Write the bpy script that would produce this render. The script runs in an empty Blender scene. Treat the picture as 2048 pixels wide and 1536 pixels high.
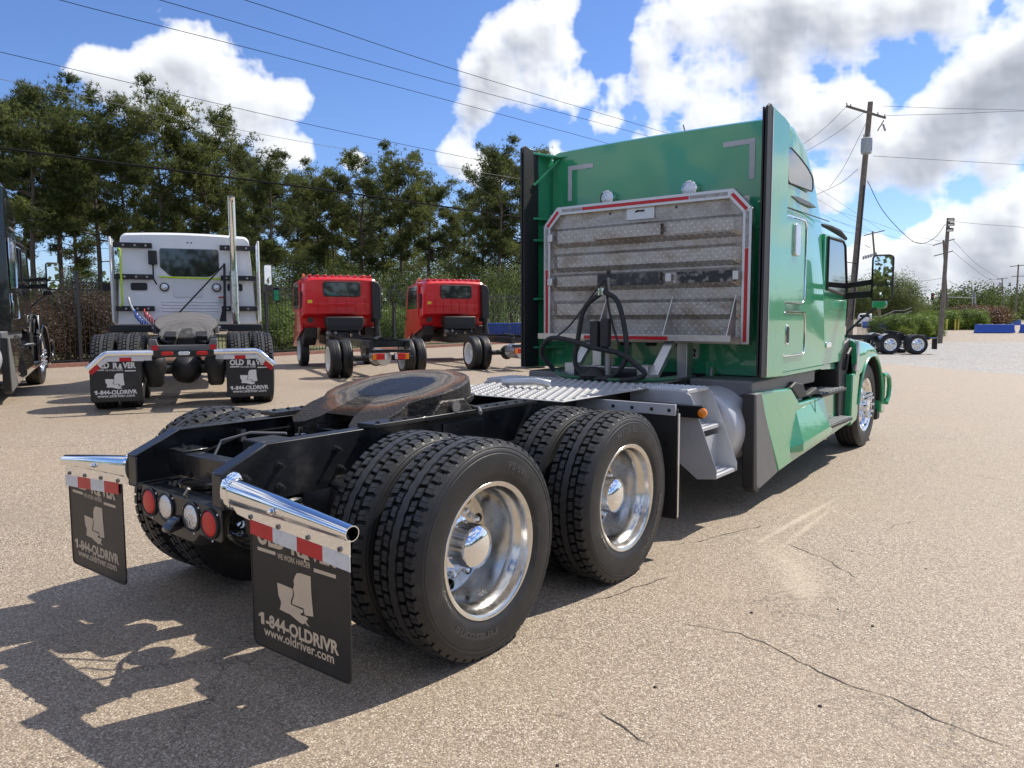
import bpy, bmesh, math, random
import numpy as np
from mathutils import Vector, Matrix, noise
random.seed(7)
S = bpy.context.scene
COL = S.collection
R = math.radians

# ------------------------------------------------------------------ camera
FPX, CAM = 1517.3, Vector((3.4404, -2.7252, 1.6216))
YAW, PITCH, ROLL = 0.6580, 0.0888, -0.0034
FW = Vector((-math.sin(YAW)*math.cos(PITCH), math.cos(YAW)*math.cos(PITCH), -math.sin(PITCH)))
_r = Vector((math.cos(YAW), math.sin(YAW), 0)); _u = _r.cross(FW)
RT = _r*math.cos(ROLL) + _u*math.sin(ROLL); UP = RT.cross(FW)
cd = bpy.data.cameras.new('camera'); cam = bpy.data.objects.new('camera', cd); COL.objects.link(cam)
cd.sensor_width = 36; cd.lens = FPX/2048*36; cd.clip_start = 0.05; cd.clip_end = 6000
M = Matrix((RT, UP, -FW)).transposed().to_4x4(); M.translation = CAM
cam.matrix_world = M
S.camera = cam
S.render.engine = 'CYCLES'; S.cycles.max_bounces = 6; S.cycles.diffuse_bounces = 3; S.cycles.glossy_bounces = 4; S.cycles.transmission_bounces = 3
S.render.resolution_x, S.render.resolution_y = 1024, 768

# site axes: s = metres to the right, d = metres away, seen from where the photographer stands
AX_S = Vector((math.cos(YAW), math.sin(YAW), 0)); AX_D = Vector((-math.sin(YAW), math.cos(YAW), 0))
def raydir(u, v): return FW + RT*((u-1024)/FPX) - UP*((v-768)/FPX)
def at(u, v, D):
    d = raydir(u, v); return CAM + d*(D/d.dot(AX_D))
def site(s, d): return Vector((CAM.x, CAM.y, 0)) + AX_S*s + AX_D*d
def sm(a, b, x):
    t = min(1, max(0, (x-a)/(b-a))); return t*t*(3-2*t)
def hgt(x, y):
    p = Vector((x-CAM.x, y-CAM.y, 0)); s = p.dot(AX_S); d = p.dot(AX_D)
    left = 0.35*sm(-1.9, -6.0, x)*(1-sm(1, 9, s-0.12*d))
    right = -0.45*sm(6, 19, s-0.05*d)
    far = sm(56, 78, d)
    return left*(1-far) + right*(1-far) + 0.15*far
def gp(u, D, dz=0.0):
    p = at(u, 640, D); return Vector((p.x, p.y, hgt(p.x, p.y)+dz))

# ------------------------------------------------------------------ light
SUN = Vector((0.285, 0.77, 1.0)).normalized()
SUN_EL = math.asin(SUN.z); SUN_AZ = math.atan2(SUN.x, SUN.y)
sl = bpy.data.lights.new('sun', 'SUN'); sl.energy = 5.0; sl.angle = R(0.55); sl.color = (1.0, 0.93, 0.82)
so = bpy.data.objects.new('sun', sl); COL.objects.link(so)
so.rotation_euler = SUN.to_track_quat('Z', 'Y').to_euler(); so.location = (0, 0, 60)
S.view_settings.view_transform = 'Standard'; S.view_settings.look = 'None'
S.view_settings.exposure = 0.25; S.view_settings.gamma = 1.0

W = bpy.data.worlds.new('World'); S.world = W; W.use_nodes = True
NT = W.node_tree; NT.nodes.clear()
def wn(t, **k):
    n = NT.nodes.new(t)
    for a, b in k.items(): setattr(n, a, b)
    return n
def link(a, b): NT.links.new(a, b)
def wmath(op, a, b=None, c=None, clamp=False):
    n = wn('ShaderNodeMath', operation=op); n.use_clamp = clamp
    for i, x in enumerate((a, b, c)):
        if x is None: continue
        if isinstance(x, (int, float)): n.inputs[i].default_value = x
        else: link(x, n.inputs[i])
    return n.outputs[0]
sky = wn('ShaderNodeTexSky', sky_type='NISHITA'); sky.sun_disc = False
sky.sun_elevation = SUN_EL; sky.sun_rotation = SUN_AZ; sky.altitude = 100; sky.air_density = 1.0; sky.dust_density = 0.2; sky.ozone_density = 3.0
tc = wn('ShaderNodeTexCoord'); DIR = tc.outputs['Generated']
PUFFS = [  # cumulus puffs: bearings of their centres and angular radii
 (190,130,31),(245,152,52),(305,124,60),(370,120,65),(440,130,60),(330,177,72),(430,202,83),(520,202,64),(570,197,45),(490,262,69),(545,297,50),(595,304,28),(522,120,15),
 (915,310,34),(965,341,36),(705,324,17),(955,263,10),(1000,296,12),
 (1045,56,60),(1095,41,55),(1125,96,55),(970,101,48),(945,136,43),(1000,166,69),(1080,156,86),(1160,186,79),(1225,178,57),(965,211,46),(1215,244,46),(1110,303,33),
 (1370,50,74),(1305,118,56),(1335,180,69),(1425,130,82),(1500,50,86),(1590,30,93),(1690,40,84),(1425,225,74),(1545,125,61),(1790,15,78),(1890,10,74),(1575,185,41),(1605,250,61),(1690,228,52),
 (1745,335,82),(1825,345,78),(1905,245,61),(1975,175,69),(2040,120,74),(1880,320,61),(1985,330,41),(1660,385,48),(2020,282,24),(2100,200,93),(2120,60,102),
 (1965,425,37),(1905,458,50),(1840,488,43),(2015,452,46),(2050,400,33),(1750,498,39),(1960,512,60),(1860,548,69),(1990,568,71),(1720,548,54),(1780,588,50),(2060,520,56),(1300,330,65),(1200,420,56),(1420,420,74)]
def vmath(op, a, b):
    n = wn('ShaderNodeVectorMath', operation=op)
    for i, x in enumerate((a, b)):
        if isinstance(x, (tuple, Vector)): n.inputs[i].default_value = tuple(x)
        elif isinstance(x, (int, float)): n.inputs['Scale'].default_value = x
        else: link(x, n.inputs[i])
    return n
# cumulus cover worked out over the whole sky vault: optical depth and light reaching each bit of cloud
def make_clouds(puffs, rest, sun_az, sun_el, W=5120, H=1280, EL0=-4.0, EL1=90.0, seed=11):
    rng = np.random.default_rng(seed); q = W/4096
    sx = 2*math.pi/W; sy = math.radians(EL1-EL0)/H
    el = math.radians(EL0)+(np.arange(H)+.5)*sy; azc = -math.pi+(np.arange(W)+.5)*sx
    def lin(n, m):
        t = np.linspace(0, m-1.001, n); i = t.astype(int); f = (t-i).astype(np.float32); return i, f*f*(3-2*f)
    def vn(cx):
        cy = max(2, int(cx*H*sy/(W*sx)*1.15)); G = rng.random((cy+1, cx+1), dtype=np.float32); G[:, -1] = G[:, 0]
        i, f = lin(W, cx+1); A = G[:, i]*(1-f)+G[:, i+1]*f
        i, f = lin(H, cy+1); f = f[:, None]; return A[i]*(1-f)+A[i+1]*f
    def fbm(c0, octs, gain, billow):
        out = 0; a = 1.0; tot = 0
        for o in range(octs):
            n = vn(int(c0*2.03**o)); out = out+a*(np.abs(2*n-1) if billow else n); tot += a; a *= gain
        return out/tot
    F = np.full((H, W), -1.0, np.float32)
    for a, e, r in puffs+rest:
        R = r*1.9; j0 = max(0, int((e-R-el[0])/sy)); j1 = min(H, int((e+R-el[0])/sy)+2)
        if j1 <= j0: continue
        ce = max(.15, math.cos(e)); w = min(W//2-1, int(R/ce/sx)+2); ic = int((a+math.pi)/sx); idx = np.arange(ic-w, ic+w+1) % W
        da = ((azc[idx]-a+math.pi) % (2*math.pi)-math.pi)*ce; Y = (el[j0:j1]-e)[:, None]
        d = np.sqrt(da[None, :]**2+np.where(Y < 0, 1.5, 1.0)*Y*Y)/r
        F[j0:j1, idx] = np.maximum(F[j0:j1][:, idx], 1-d)
    def blur(A, n):
        for _ in range(2):
            c = np.cumsum(np.pad(A, ((n+1, n), (0, 0)), mode='edge'), 0, dtype=np.float64); A = (c[2*n+1:]-c[:-2*n-1])/(2*n+1)
            c = np.cumsum(np.pad(A, ((0, 0), (n+1, n)), mode='wrap'), 1); A = (c[:, 2*n+1:]-c[:, :-2*n-1])/(2*n+1)
        return A.astype(np.float32)
    F = blur(F, int(5*q))
    b = fbm(58, 6, .60, True); g = fbm(30, 7, .58, False)
    rho = F*1.0+(0.40-b)*1.5+(g-.5)*2.0-0.05
    dens = np.clip(rho, 0, None)
    al = 1-np.exp(-np.clip(rho+0.02, 0, None)*5.5)
    soft = np.clip(blur(dens, int(2*q+.5)), 0, 1.2)
    daz = (sun_az-azc+math.pi) % (2*math.pi)-math.pi
    tau = 0
    for k in range(1, 15):
        o = int((1.5+k*2.3)*q); s = int(o*.55*sy/sx); tau = tau+np.roll(np.roll(soft, -o, 0), -s, 1)*(1.0 if k < 9 else .6)
    tau = tau/14
    fine = blur(rho, 1); s1 = np.roll(np.roll(fine, -int(3*q+.5), 0), -int(2*q+.5), 1)
    L = 1.0*np.exp(-1.15*tau)+0.20-0.24*np.clip(blur(dens, int(10*q))-.22, 0, 1)+0.50*np.clip(fine-s1, -.4, .4)
    return np.clip(L, 0, 1.2), al
def rest_puffs(c_az, seed=2):
    rng = np.random.default_rng(seed); out = []
    for k in range(170):
        az = rng.uniform(-math.pi, math.pi); e = math.radians([rng.uniform(2, 14), rng.uniform(10, 40), rng.uniform(30, 75)][k % 3])
        da = (az-c_az+math.pi) % (2*math.pi)-math.pi; R0 = rng.uniform(0.03, 0.075)*(0.55+1.0*e)
        for j in range(6):
            a2 = az+rng.normal(0, 1)*R0*1.5/max(.3, math.cos(e)); e2 = e+abs(rng.normal(0, .5))*R0; r2 = R0*rng.uniform(.5, 1)
            dd = (a2-c_az+math.pi) % (2*math.pi)-math.pi
            if abs(dd) < math.radians(44) and e2 < math.radians(42): continue
            out.append((a2, e2, r2))
    return out
PF = []
for u, v, r in PUFFS:
    d_ = raydir(u, v).normalized(); PF.append((math.atan2(d_.x, d_.y), math.asin(d_.z), r/FPX*0.98))
c_az = math.atan2(raydir(1024, 500).x, raydir(1024, 500).y)
CL, CA = make_clouds(PF, rest_puffs(c_az), SUN_AZ, SUN_EL)
buf = np.ones(CL.shape+(4,), np.float32); buf[..., 0] = CL/1.2; buf[..., 1] = CA; buf[..., 2] = 0
img = bpy.data.images.new('cloud_cover', CL.shape[1], CL.shape[0], alpha=False, float_buffer=False); img.colorspace_settings.name = 'Non-Color'
img.pixels.foreach_set(buf.ravel()); img.update(); img.pack(); del buf
sp = wn('ShaderNodeSeparateXYZ'); link(DIR, sp.inputs[0])
az_ = wmath('ARCTAN2', sp.outputs[0], sp.outputs[1]); el_ = wmath('ARCSINE', wmath('MAXIMUM', wmath('MINIMUM', sp.outputs[2], 1.0), -1.0))
cu = wn('ShaderNodeCombineXYZ'); link(wmath('MULTIPLY_ADD', az_, 1/(2*math.pi), 0.5), cu.inputs[0]); link(wmath('MULTIPLY_ADD', el_, 1/R(94.0), 4/94), cu.inputs[1])
ci = wn('ShaderNodeTexImage', extension='EXTEND', interpolation='Cubic'); ci.image = img; link(cu.outputs[0], ci.inputs[0])
sc_ = wn('ShaderNodeSeparateColor'); link(ci.outputs[0], sc_.inputs[0])
cr = wn('ShaderNodeValToRGB'); link(sc_.outputs[0], cr.inputs[0])
els = cr.color_ramp.elements
els[0].position = 0.05; els[0].color = (0.25, 0.28, 0.34, 1); els[1].position = 0.92; els[1].color = (1.0, 1.0, 1.0, 1)
for p_, c_ in ((0.375, (0.47, 0.505, 0.57)), (0.667, (0.80, 0.82, 0.86))):
    e = els.new(p_); e.color = c_+(1,)
hs = wn('ShaderNodeHueSaturation'); link(sky.outputs[0], hs.inputs['Color']); hs.inputs['Saturation'].default_value = 1.05
skb = vmath('MULTIPLY', hs.outputs[0], (0.092, 0.102, 0.132))
mx = wn('ShaderNodeMix', data_type='RGBA'); link(sc_.outputs[1], mx.inputs['Factor'])
link(skb.outputs[0], mx.inputs['A']); link(cr.outputs[0], mx.inputs['B'])
bg = wn('ShaderNodeBackground'); link(mx.outputs['Result'], bg.inputs['Color']); bg.inputs['Strength'].default_value = 1.0
wo = wn('ShaderNodeOutputWorld'); link(bg.outputs[0], wo.inputs[0])

# ------------------------------------------------------------------ materials
MATS = {}
def mat(name, col, rough=0.5, metal=0.0, coat=0.0, var=0.0, vscale=8.0, bump=0.0, bscale=60.0, emit=None, spec=0.5, rvar=0.0, dust=None, trans=0.0):
    if name in MATS: return MATS[name]
    m = bpy.data.materials.new(name); m.use_nodes = True; nt = m.node_tree
    b = nt.nodes['Principled BSDF']; c = tuple(col)+(1,)
    b.inputs['Base Color'].default_value = c; b.inputs['Roughness'].default_value = rough; b.inputs['Metallic'].default_value = metal
    b.inputs['Coat Weight'].default_value = coat; b.inputs['Coat Roughness'].default_value = 0.03; b.inputs['Specular IOR Level'].default_value = spec
    b.inputs['Transmission Weight'].default_value = trans
    tco = nt.nodes.new('ShaderNodeTexCoord')
    if var or rvar or dust:
        n = nt.nodes.new('ShaderNodeTexNoise'); n.inputs['Scale'].default_value = vscale; n.inputs['Detail'].default_value = 6; n.inputs['Roughness'].default_value = 0.6
        nt.links.new(tco.outputs['Object'], n.inputs['Vector'])
        if var:
            mr = nt.nodes.new('ShaderNodeMapRange'); nt.links.new(n.outputs['Fac'], mr.inputs[0]); mr.inputs[1].default_value = 0.3; mr.inputs[2].default_value = 0.7
            mr.inputs[3].default_value = 1-var; mr.inputs[4].default_value = 1+var
            h = nt.nodes.new('ShaderNodeHueSaturation'); h.inputs['Color'].default_value = c; nt.links.new(mr.outputs[0], h.inputs['Value'])
            nt.links.new(h.outputs[0], b.inputs['Base Color'])
        if dust:
            dc, dlo, dhi, damt = dust
            mr2 = nt.nodes.new('ShaderNodeMapRange'); nt.links.new(n.outputs['Fac'], mr2.inputs[0]); mr2.inputs[1].default_value = dlo; mr2.inputs[2].default_value = dhi
            mr2.inputs[4].default_value = damt
            mm = nt.nodes.new('ShaderNodeMix'); mm.data_type = 'RGBA'; nt.links.new(mr2.outputs[0], mm.inputs['Factor'])
            if var: nt.links.new(h.outputs[0], mm.inputs['A'])
            else: mm.inputs['A'].default_value = c
            mm.inputs['B'].default_value = tuple(dc)+(1,); nt.links.new(mm.outputs['Result'], b.inputs['Base Color'])
        if rvar:
            mr3 = nt.nodes.new('ShaderNodeMapRange'); nt.links.new(n.outputs['Fac'], mr3.inputs[0]); mr3.inputs[1].default_value = 0.3; mr3.inputs[2].default_value = 0.7
            mr3.inputs[3].default_value = max(0.02, rough-rvar); mr3.inputs[4].default_value = rough+rvar; nt.links.new(mr3.outputs[0], b.inputs['Roughness'])
    if bump:
        n = nt.nodes.new('ShaderNodeTexNoise'); n.inputs['Scale'].default_value = bscale; n.inputs['Detail'].default_value = 4
        nt.links.new(tco.outputs['Object'], n.inputs['Vector'])
        bp = nt.nodes.new('ShaderNodeBump'); bp.inputs['Strength'].default_value = bump; bp.inputs['Distance'].default_value = 0.01
        nt.links.new(n.outputs['Fac'], bp.inputs['Height']); nt.links.new(bp.outputs[0], b.inputs['Normal'])
    if emit:
        b.inputs['Emission Color'].default_value = tuple(emit[0])+(1,); b.inputs['Emission Strength'].default_value = emit[1]
    MATS[name] = m; return m
GREEN = mat('green_paint', (0.032, 0.325, 0.145), 0.25, coat=1.0, var=0.03, vscale=1.2)
BLACKP = mat('black_gloss_paint', (0.006, 0.006, 0.008), 0.2, coat=1.0)
WHITEP = mat('white_paint', (0.86, 0.86, 0.86), 0.3, coat=0.8, var=0.04, vscale=2)
REDP = mat('red_paint', (0.62, 0.012, 0.016), 0.3, coat=0.45, var=0.03, vscale=2)
FRAME = mat('frame_black', (0.010, 0.011, 0.013), 0.33, coat=0.25, var=0.3, vscale=5, rvar=0.12, dust=((0.10,0.085,0.07),0.58,0.80,0.35))
FRAMED = mat('chassis_black', (0.012, 0.012, 0.013), 0.55, var=0.3, vscale=6, dust=((0.09,0.08,0.07),0.5,0.8,0.5))
PLAST = mat('black_plastic', (0.018, 0.018, 0.019), 0.55, bump=0.1, bscale=300)
GREYPL = mat('grey_plastic', (0.14, 0.14, 0.143), 0.45, var=0.08)
RUBBER = mat('tyre_rubber', (0.014, 0.014, 0.015), 0.50, var=0.25, vscale=9, bump=0.12, bscale=160, dust=((0.09,0.082,0.07),0.54,0.80,0.28))
def worn_tread(m):
    nt = m.node_tree; b = nt.nodes['Principled BSDF']; tco = nt.nodes.new('ShaderNodeTexCoord'); src = b.inputs['Base Color'].links[0].from_socket
    sp_ = nt.nodes.new('ShaderNodeVectorMath'); sp_.operation = 'MULTIPLY'; sp_.inputs[1].default_value = (0, 1, 1); nt.links.new(tco.outputs['Object'], sp_.inputs[0])
    ln = nt.nodes.new('ShaderNodeVectorMath'); ln.operation = 'LENGTH'; nt.links.new(sp_.outputs[0], ln.inputs[0])
    mr = nt.nodes.new('ShaderNodeMapRange'); nt.links.new(ln.outputs['Value'], mr.inputs[0]); mr.inputs[1].default_value = 0.517; mr.inputs[2].default_value = 0.525; mr.inputs[4].default_value = 0.8
    n = nt.nodes.new('ShaderNodeTexNoise'); n.inputs['Scale'].default_value = 25; n.inputs['Detail'].default_value = 5; nt.links.new(tco.outputs['Object'], n.inputs['Vector'])
    ml = nt.nodes.new('ShaderNodeMath'); ml.operation = 'MULTIPLY'; nt.links.new(mr.outputs[0], ml.inputs[0]); nt.links.new(n.outputs['Fac'], ml.inputs[1])
    mx_ = nt.nodes.new('ShaderNodeMix'); mx_.data_type = 'RGBA'; nt.links.new(ml.outputs[0], mx_.inputs['Factor']); nt.links.new(src, mx_.inputs['A']); mx_.inputs['B'].default_value = (0.075, 0.073, 0.072, 1)
    nt.links.new(mx_.outputs['Result'], b.inputs['Base Color'])
worn_tread(RUBBER)
RUBBERL = mat('tyre_lettering', (0.045, 0.045, 0.046), 0.45)
FLAP = mat('flap_rubber', (0.016, 0.0155, 0.015), 0.45, var=0.15, vscale=4, dust=((0.08,0.075,0.07),0.55,0.8,0.3))
PRINT = mat('flap_print', (0.60, 0.48, 0.34), 0.6, var=0.06)
PRINTW = mat('flap_print_white', (0.70, 0.69, 0.66), 0.6)
CHROME = mat('chrome', (0.86, 0.87, 0.88), 0.06, 1.0, rvar=0.03, vscale=12)
ALU = mat('polished_aluminium', (0.70, 0.68, 0.64), 0.22, 1.0, var=0.16, vscale=9, rvar=0.10, dust=((0.20,0.16,0.12),0.56,0.74,0.55))
BRUSH = mat('brushed_aluminium', (0.62, 0.62, 0.61), 0.40, 1.0, var=0.12, vscale=6, rvar=0.12)
SATIN = mat('satin_aluminium', (0.50, 0.51, 0.53), 0.42, 0.35, var=0.06, vscale=4, rvar=0.06)
STEEL = mat('bare_steel', (0.30, 0.29, 0.28), 0.45, 0.9, var=0.2)
REDT = mat('red_reflective', (0.52, 0.012, 0.018), 0.35, var=0.1, vscale=30)
WHITET = mat('white_reflective', (0.66, 0.66, 0.66), 0.4, var=0.1, vscale=30)
SILT = mat('silver_reflective', (0.34, 0.33, 0.33), 0.4, var=0.3, vscale=25)
REDL = mat('red_lens', (0.60, 0.012, 0.008), 0.3, coat=0.15, bump=0.35, bscale=180)
CLEARL = mat('clear_lens', (0.75, 0.76, 0.78), 0.12, 0.85, coat=0.6, bump=0.9, bscale=70)
AMBER = mat('amber_lens', (0.85, 0.24, 0.01), 0.2, coat=0.5)
GLASS = mat('dark_glass', (0.012, 0.014, 0.016), 0.04, coat=1.0, spec=0.8)
MIRR = mat('mirror_glass', (0.9, 0.92, 0.94), 0.01, 1.0)
WTRIM = mat('white_wheel', (0.75, 0.75, 0.74), 0.4, var=0.05)
RIBBON = mat('grey_tape', (0.50, 0.52, 0.56), 0.5, var=0.1, vscale=20)
YELLOW = mat('yellow_paint', (0.72, 0.58, 0.10), 0.5, var=0.1)
LIME = mat('lime_grab_handle', (0.55, 0.75, 0.05), 0.4)
BLUEP = mat('blue_paint', (0.03, 0.10, 0.48), 0.55, var=0.15, vscale=3)
BLUEH = mat('blue_air_hose', (0.02, 0.10, 0.45), 0.4); REDH = mat('red_air_hose', (0.50, 0.03, 0.03), 0.4)
GREENH = mat('green_cable', (0.02, 0.12, 0.05), 0.4)
WOODP = mat('weathered_pole_wood', (0.20, 0.165, 0.13), 0.85, var=0.3, vscale=5, bump=0.4, bscale=40)
WIRE = mat('wire', (0.012, 0.012, 0.013), 0.95, spec=0.1); WIREL = mat('pale_wire', (0.16, 0.16, 0.16), 0.7)
IRON = mat('fence_iron', (0.012, 0.012, 0.013), 0.45)
GREYMET = mat('galvanised_grey', (0.42, 0.43, 0.44), 0.5, 0.5, var=0.1)
HOLE_DARK = mat('hole_dark', (0.012, 0.012, 0.016), 0.18, coat=0.6, bump=0.9, bscale=90)  # black for flat discs: the dark inside a hole, put into the colour
YELSTK = mat('yellow_sticker', (0.75, 0.50, 0.03), 0.5)
GRIPM = mat('step_grip_metal', (0.50, 0.50, 0.50), 0.45, 0.25, var=0.1)
CRACK = mat('crack_dark', (0.055, 0.046, 0.038), 0.9)

def rgbramp(nt, fac, stops):
    r = nt.nodes.new('ShaderNodeValToRGB'); nt.links.new(fac, r.inputs[0])
    els = r.color_ramp.elements
    els[0].position, els[0].color = stops[0][0], tuple(stops[0][1])+(1,)
    els[1].position, els[1].color = stops[-1][0], tuple(stops[-1][1])+(1,)
    for p, c in stops[1:-1]:
        k = els.new(p); k.color = tuple(c)+(1,)
    return r.outputs[0]
def ground_mat(name, stops, scale, stain, stain_amt, bump=0.6, cracks=False, scuff=False):
    m = bpy.data.materials.new(name); m.use_nodes = True; nt = m.node_tree; b = nt.nodes['Principled BSDF']
    b.inputs['Roughness'].default_value = 0.68; b.inputs['Specular IOR Level'].default_value = 0.5
    tco = nt.nodes.new('ShaderNodeTexCoord'); O = tco.outputs['Object']
    v = nt.nodes.new('ShaderNodeTexVoronoi'); v.inputs['Scale'].default_value = scale; v.inputs['Randomness'].default_value = 1.0; nt.links.new(O, v.inputs['Vector'])
    sp = nt.nodes.new('ShaderNodeSeparateColor'); nt.links.new(v.outputs['Color'], sp.inputs[0])
    colr = rgbramp(nt, sp.outputs[0], stops)
    # dark binder between the stones
    mr = nt.nodes.new('ShaderNodeMapRange'); nt.links.new(v.outputs['Distance'], mr.inputs[0]); mr.inputs[1].default_value = 0.30; mr.inputs[2].default_value = 0.62; mr.inputs[3].default_value = 1.0; mr.inputs[4].default_value = 0.50
    mu = nt.nodes.new('ShaderNodeMix'); mu.data_type = 'RGBA'; mu.blend_type = 'MULTIPLY'; mu.inputs['Factor'].default_value = 1.0
    nt.links.new(colr, mu.inputs['A']); nt.links.new(mr.outputs[0], mu.inputs['B'])
    n = nt.nodes.new('ShaderNodeTexNoise'); n.inputs['Scale'].default_value = 0.55; n.inputs['Detail'].default_value = 7; n.inputs['Roughness'].default_value = 0.62; nt.links.new(O, n.inputs['Vector'])
    s = nt.nodes.new('ShaderNodeMapRange'); nt.links.new(n.outputs['Fac'], s.inputs[0]); s.inputs[1].default_value = 0.35; s.inputs[2].default_value = 0.68; s.inputs[3].default_value = 0; s.inputs[4].default_value = stain_amt
    mm = nt.nodes.new('ShaderNodeMix'); mm.data_type = 'RGBA'; nt.links.new(s.outputs[0], mm.inputs['Factor']); nt.links.new(mu.outputs['Result'], mm.inputs['A']); mm.inputs['B'].default_value = tuple(stain)+(1,)
    out = mm.outputs['Result']
    if cracks:
        wn_ = nt.nodes.new('ShaderNodeTexNoise'); wn_.inputs['Scale'].default_value = 1.6; wn_.inputs['Detail'].default_value = 8; wn_.inputs['Roughness'].default_value = 0.7; nt.links.new(O, wn_.inputs['Vector'])
        sc = nt.nodes.new('ShaderNodeVectorMath'); sc.operation = 'SCALE'; sc.inputs['Scale'].default_value = 0.9; nt.links.new(wn_.outputs['Color'], sc.inputs[0])
        ad = nt.nodes.new('ShaderNodeVectorMath'); ad.operation = 'ADD'; nt.links.new(O, ad.inputs[0]); nt.links.new(sc.outputs[0], ad.inputs[1])
        vc = nt.nodes.new('ShaderNodeTexVoronoi'); vc.feature = 'DISTANCE_TO_EDGE'; vc.inputs['Scale'].default_value = 0.42; nt.links.new(ad.outputs[0], vc.inputs['Vector'])
        c1 = nt.nodes.new('ShaderNodeMapRange'); nt.links.new(vc.outputs['Distance'], c1.inputs[0]); c1.inputs[1].default_value = 0.0008; c1.inputs[2].default_value = 0.0035; c1.inputs[3].default_value = 0.75; c1.inputs[4].default_value = 0
        nk = nt.nodes.new('ShaderNodeTexNoise'); nk.inputs['Scale'].default_value = 0.5; nt.links.new(O, nk.inputs['Vector'])
        c2 = nt.nodes.new('ShaderNodeMapRange'); nt.links.new(nk.outputs['Fac'], c2.inputs[0]); c2.inputs[1].default_value = 0.50; c2.inputs[2].default_value = 0.60
        ml = nt.nodes.new('ShaderNodeMath'); ml.operation = 'MULTIPLY'; nt.links.new(c1.outputs[0], ml.inputs[0]); nt.links.new(c2.outputs[0], ml.inputs[1])
        mk = nt.nodes.new('ShaderNodeMix'); mk.data_type = 'RGBA'; nt.links.new(ml.outputs[0], mk.inputs['Factor']); nt.links.new(out, mk.inputs['A']); mk.inputs['B'].default_value = (0.045, 0.04, 0.035, 1)
        out = mk.outputs['Result']
    if scuff:
        nn = nt.nodes.new('ShaderNodeTexNoise'); nn.inputs['Scale'].default_value = 9; nn.inputs['Detail'].default_value = 7; nn.inputs['Roughness'].default_value = 0.75; nt.links.new(O, nn.inputs['Vector'])
        # pale drag marks on the open lot, dark drips where trucks stand
        for (cx, cy, rz, lx, ly, colr_, amt) in ((1.62,3.35,1.52,1.0,0.035,(0.66,0.58,0.45),0.38),(1.74,3.20,1.58,0.9,0.03,(0.64,0.56,0.43),0.30),(1.90,2.25,2.15,0.55,0.20,(0.60,0.51,0.38),0.28),(2.10,1.85,2.0,0.35,0.12,(0.60,0.52,0.40),0.28),(-7.5,6.5,0.3,1.5,0.8,(0.10,0.085,0.07),0.35),(4.6,6.0,0.9,1.8,0.5,(0.20,0.16,0.12),0.3),(2.9,-0.6,0.3,0.9,0.5,(0.22,0.17,0.13),0.3),(-3.2,-0.5,0.3,1.2,0.4,(0.22,0.18,0.13),0.35)):
            mp = nt.nodes.new('ShaderNodeMapping'); mp.vector_type = 'TEXTURE'; mp.inputs['Location'].default_value = (cx, cy, 0); mp.inputs['Rotation'].default_value = (0, 0, rz); mp.inputs['Scale'].default_value = (lx, ly, 50); nt.links.new(O, mp.inputs[0])
            ln_ = nt.nodes.new('ShaderNodeVectorMath'); ln_.operation = 'LENGTH'; nt.links.new(mp.outputs[0], ln_.inputs[0])
            aa = nt.nodes.new('ShaderNodeMath'); aa.operation = 'MULTIPLY_ADD'; nt.links.new(nn.outputs['Fac'], aa.inputs[0]); aa.inputs[1].default_value = 1.6; nt.links.new(ln_.outputs['Value'], aa.inputs[2])
            mr_ = nt.nodes.new('ShaderNodeMapRange'); nt.links.new(aa.outputs[0], mr_.inputs[0]); mr_.inputs[1].default_value = 0.9; mr_.inputs[2].default_value = 1.9; mr_.inputs[3].default_value = amt; mr_.inputs[4].default_value = 0
            mx2 = nt.nodes.new('ShaderNodeMix'); mx2.data_type = 'RGBA'; nt.links.new(mr_.outputs[0], mx2.inputs['Factor']); nt.links.new(out, mx2.inputs['A']); mx2.inputs['B'].default_value = colr_+(1,); out = mx2.outputs['Result']
    nt.links.new(out, b.inputs['Base Color'])
    bp = nt.nodes.new('ShaderNodeBump'); bp.inputs['Strength'].default_value = bump; bp.inputs['Distance'].default_value = 0.004; bp.invert = True
    nt.links.new(v.outputs['Distance'], bp.inputs['Height']); nt.links.new(bp.outputs[0], b.inputs['Normal'])
    return m
PAVE = ground_mat('exposed_aggregate', [(0,(0.15,0.113,0.078)),(0.25,(0.30,0.235,0.170)),(0.5,(0.42,0.335,0.245)),(0.75,(0.51,0.415,0.302)),(0.93,(0.66,0.575,0.45)),(1,(0.84,0.78,0.66))], 140, (0.33,0.25,0.175), 0.42, cracks=True, scuff=True)
GRAVEL = ground_mat('grey_gravel', [(0,(0.16,0.155,0.15)),(0.4,(0.32,0.31,0.295)),(0.8,(0.46,0.45,0.43)),(1,(0.6,0.58,0.55))], 22, (0.40,0.32,0.23), 0.25, bump=1.0)
DIRT = ground_mat('dry_gravel_dirt', [(0,(0.24,0.19,0.15)),(0.5,(0.38,0.31,0.24)),(1,(0.48,0.42,0.35))], 14, (0.30,0.22,0.13), 0.6)
GRASS = ground_mat('lawn', [(0,(0.06,0.09,0.02)),(0.5,(0.12,0.14,0.04)),(1,(0.26,0.23,0.10))], 12, (0.30,0.26,0.13), 0.5, bump=1.0)

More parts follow.
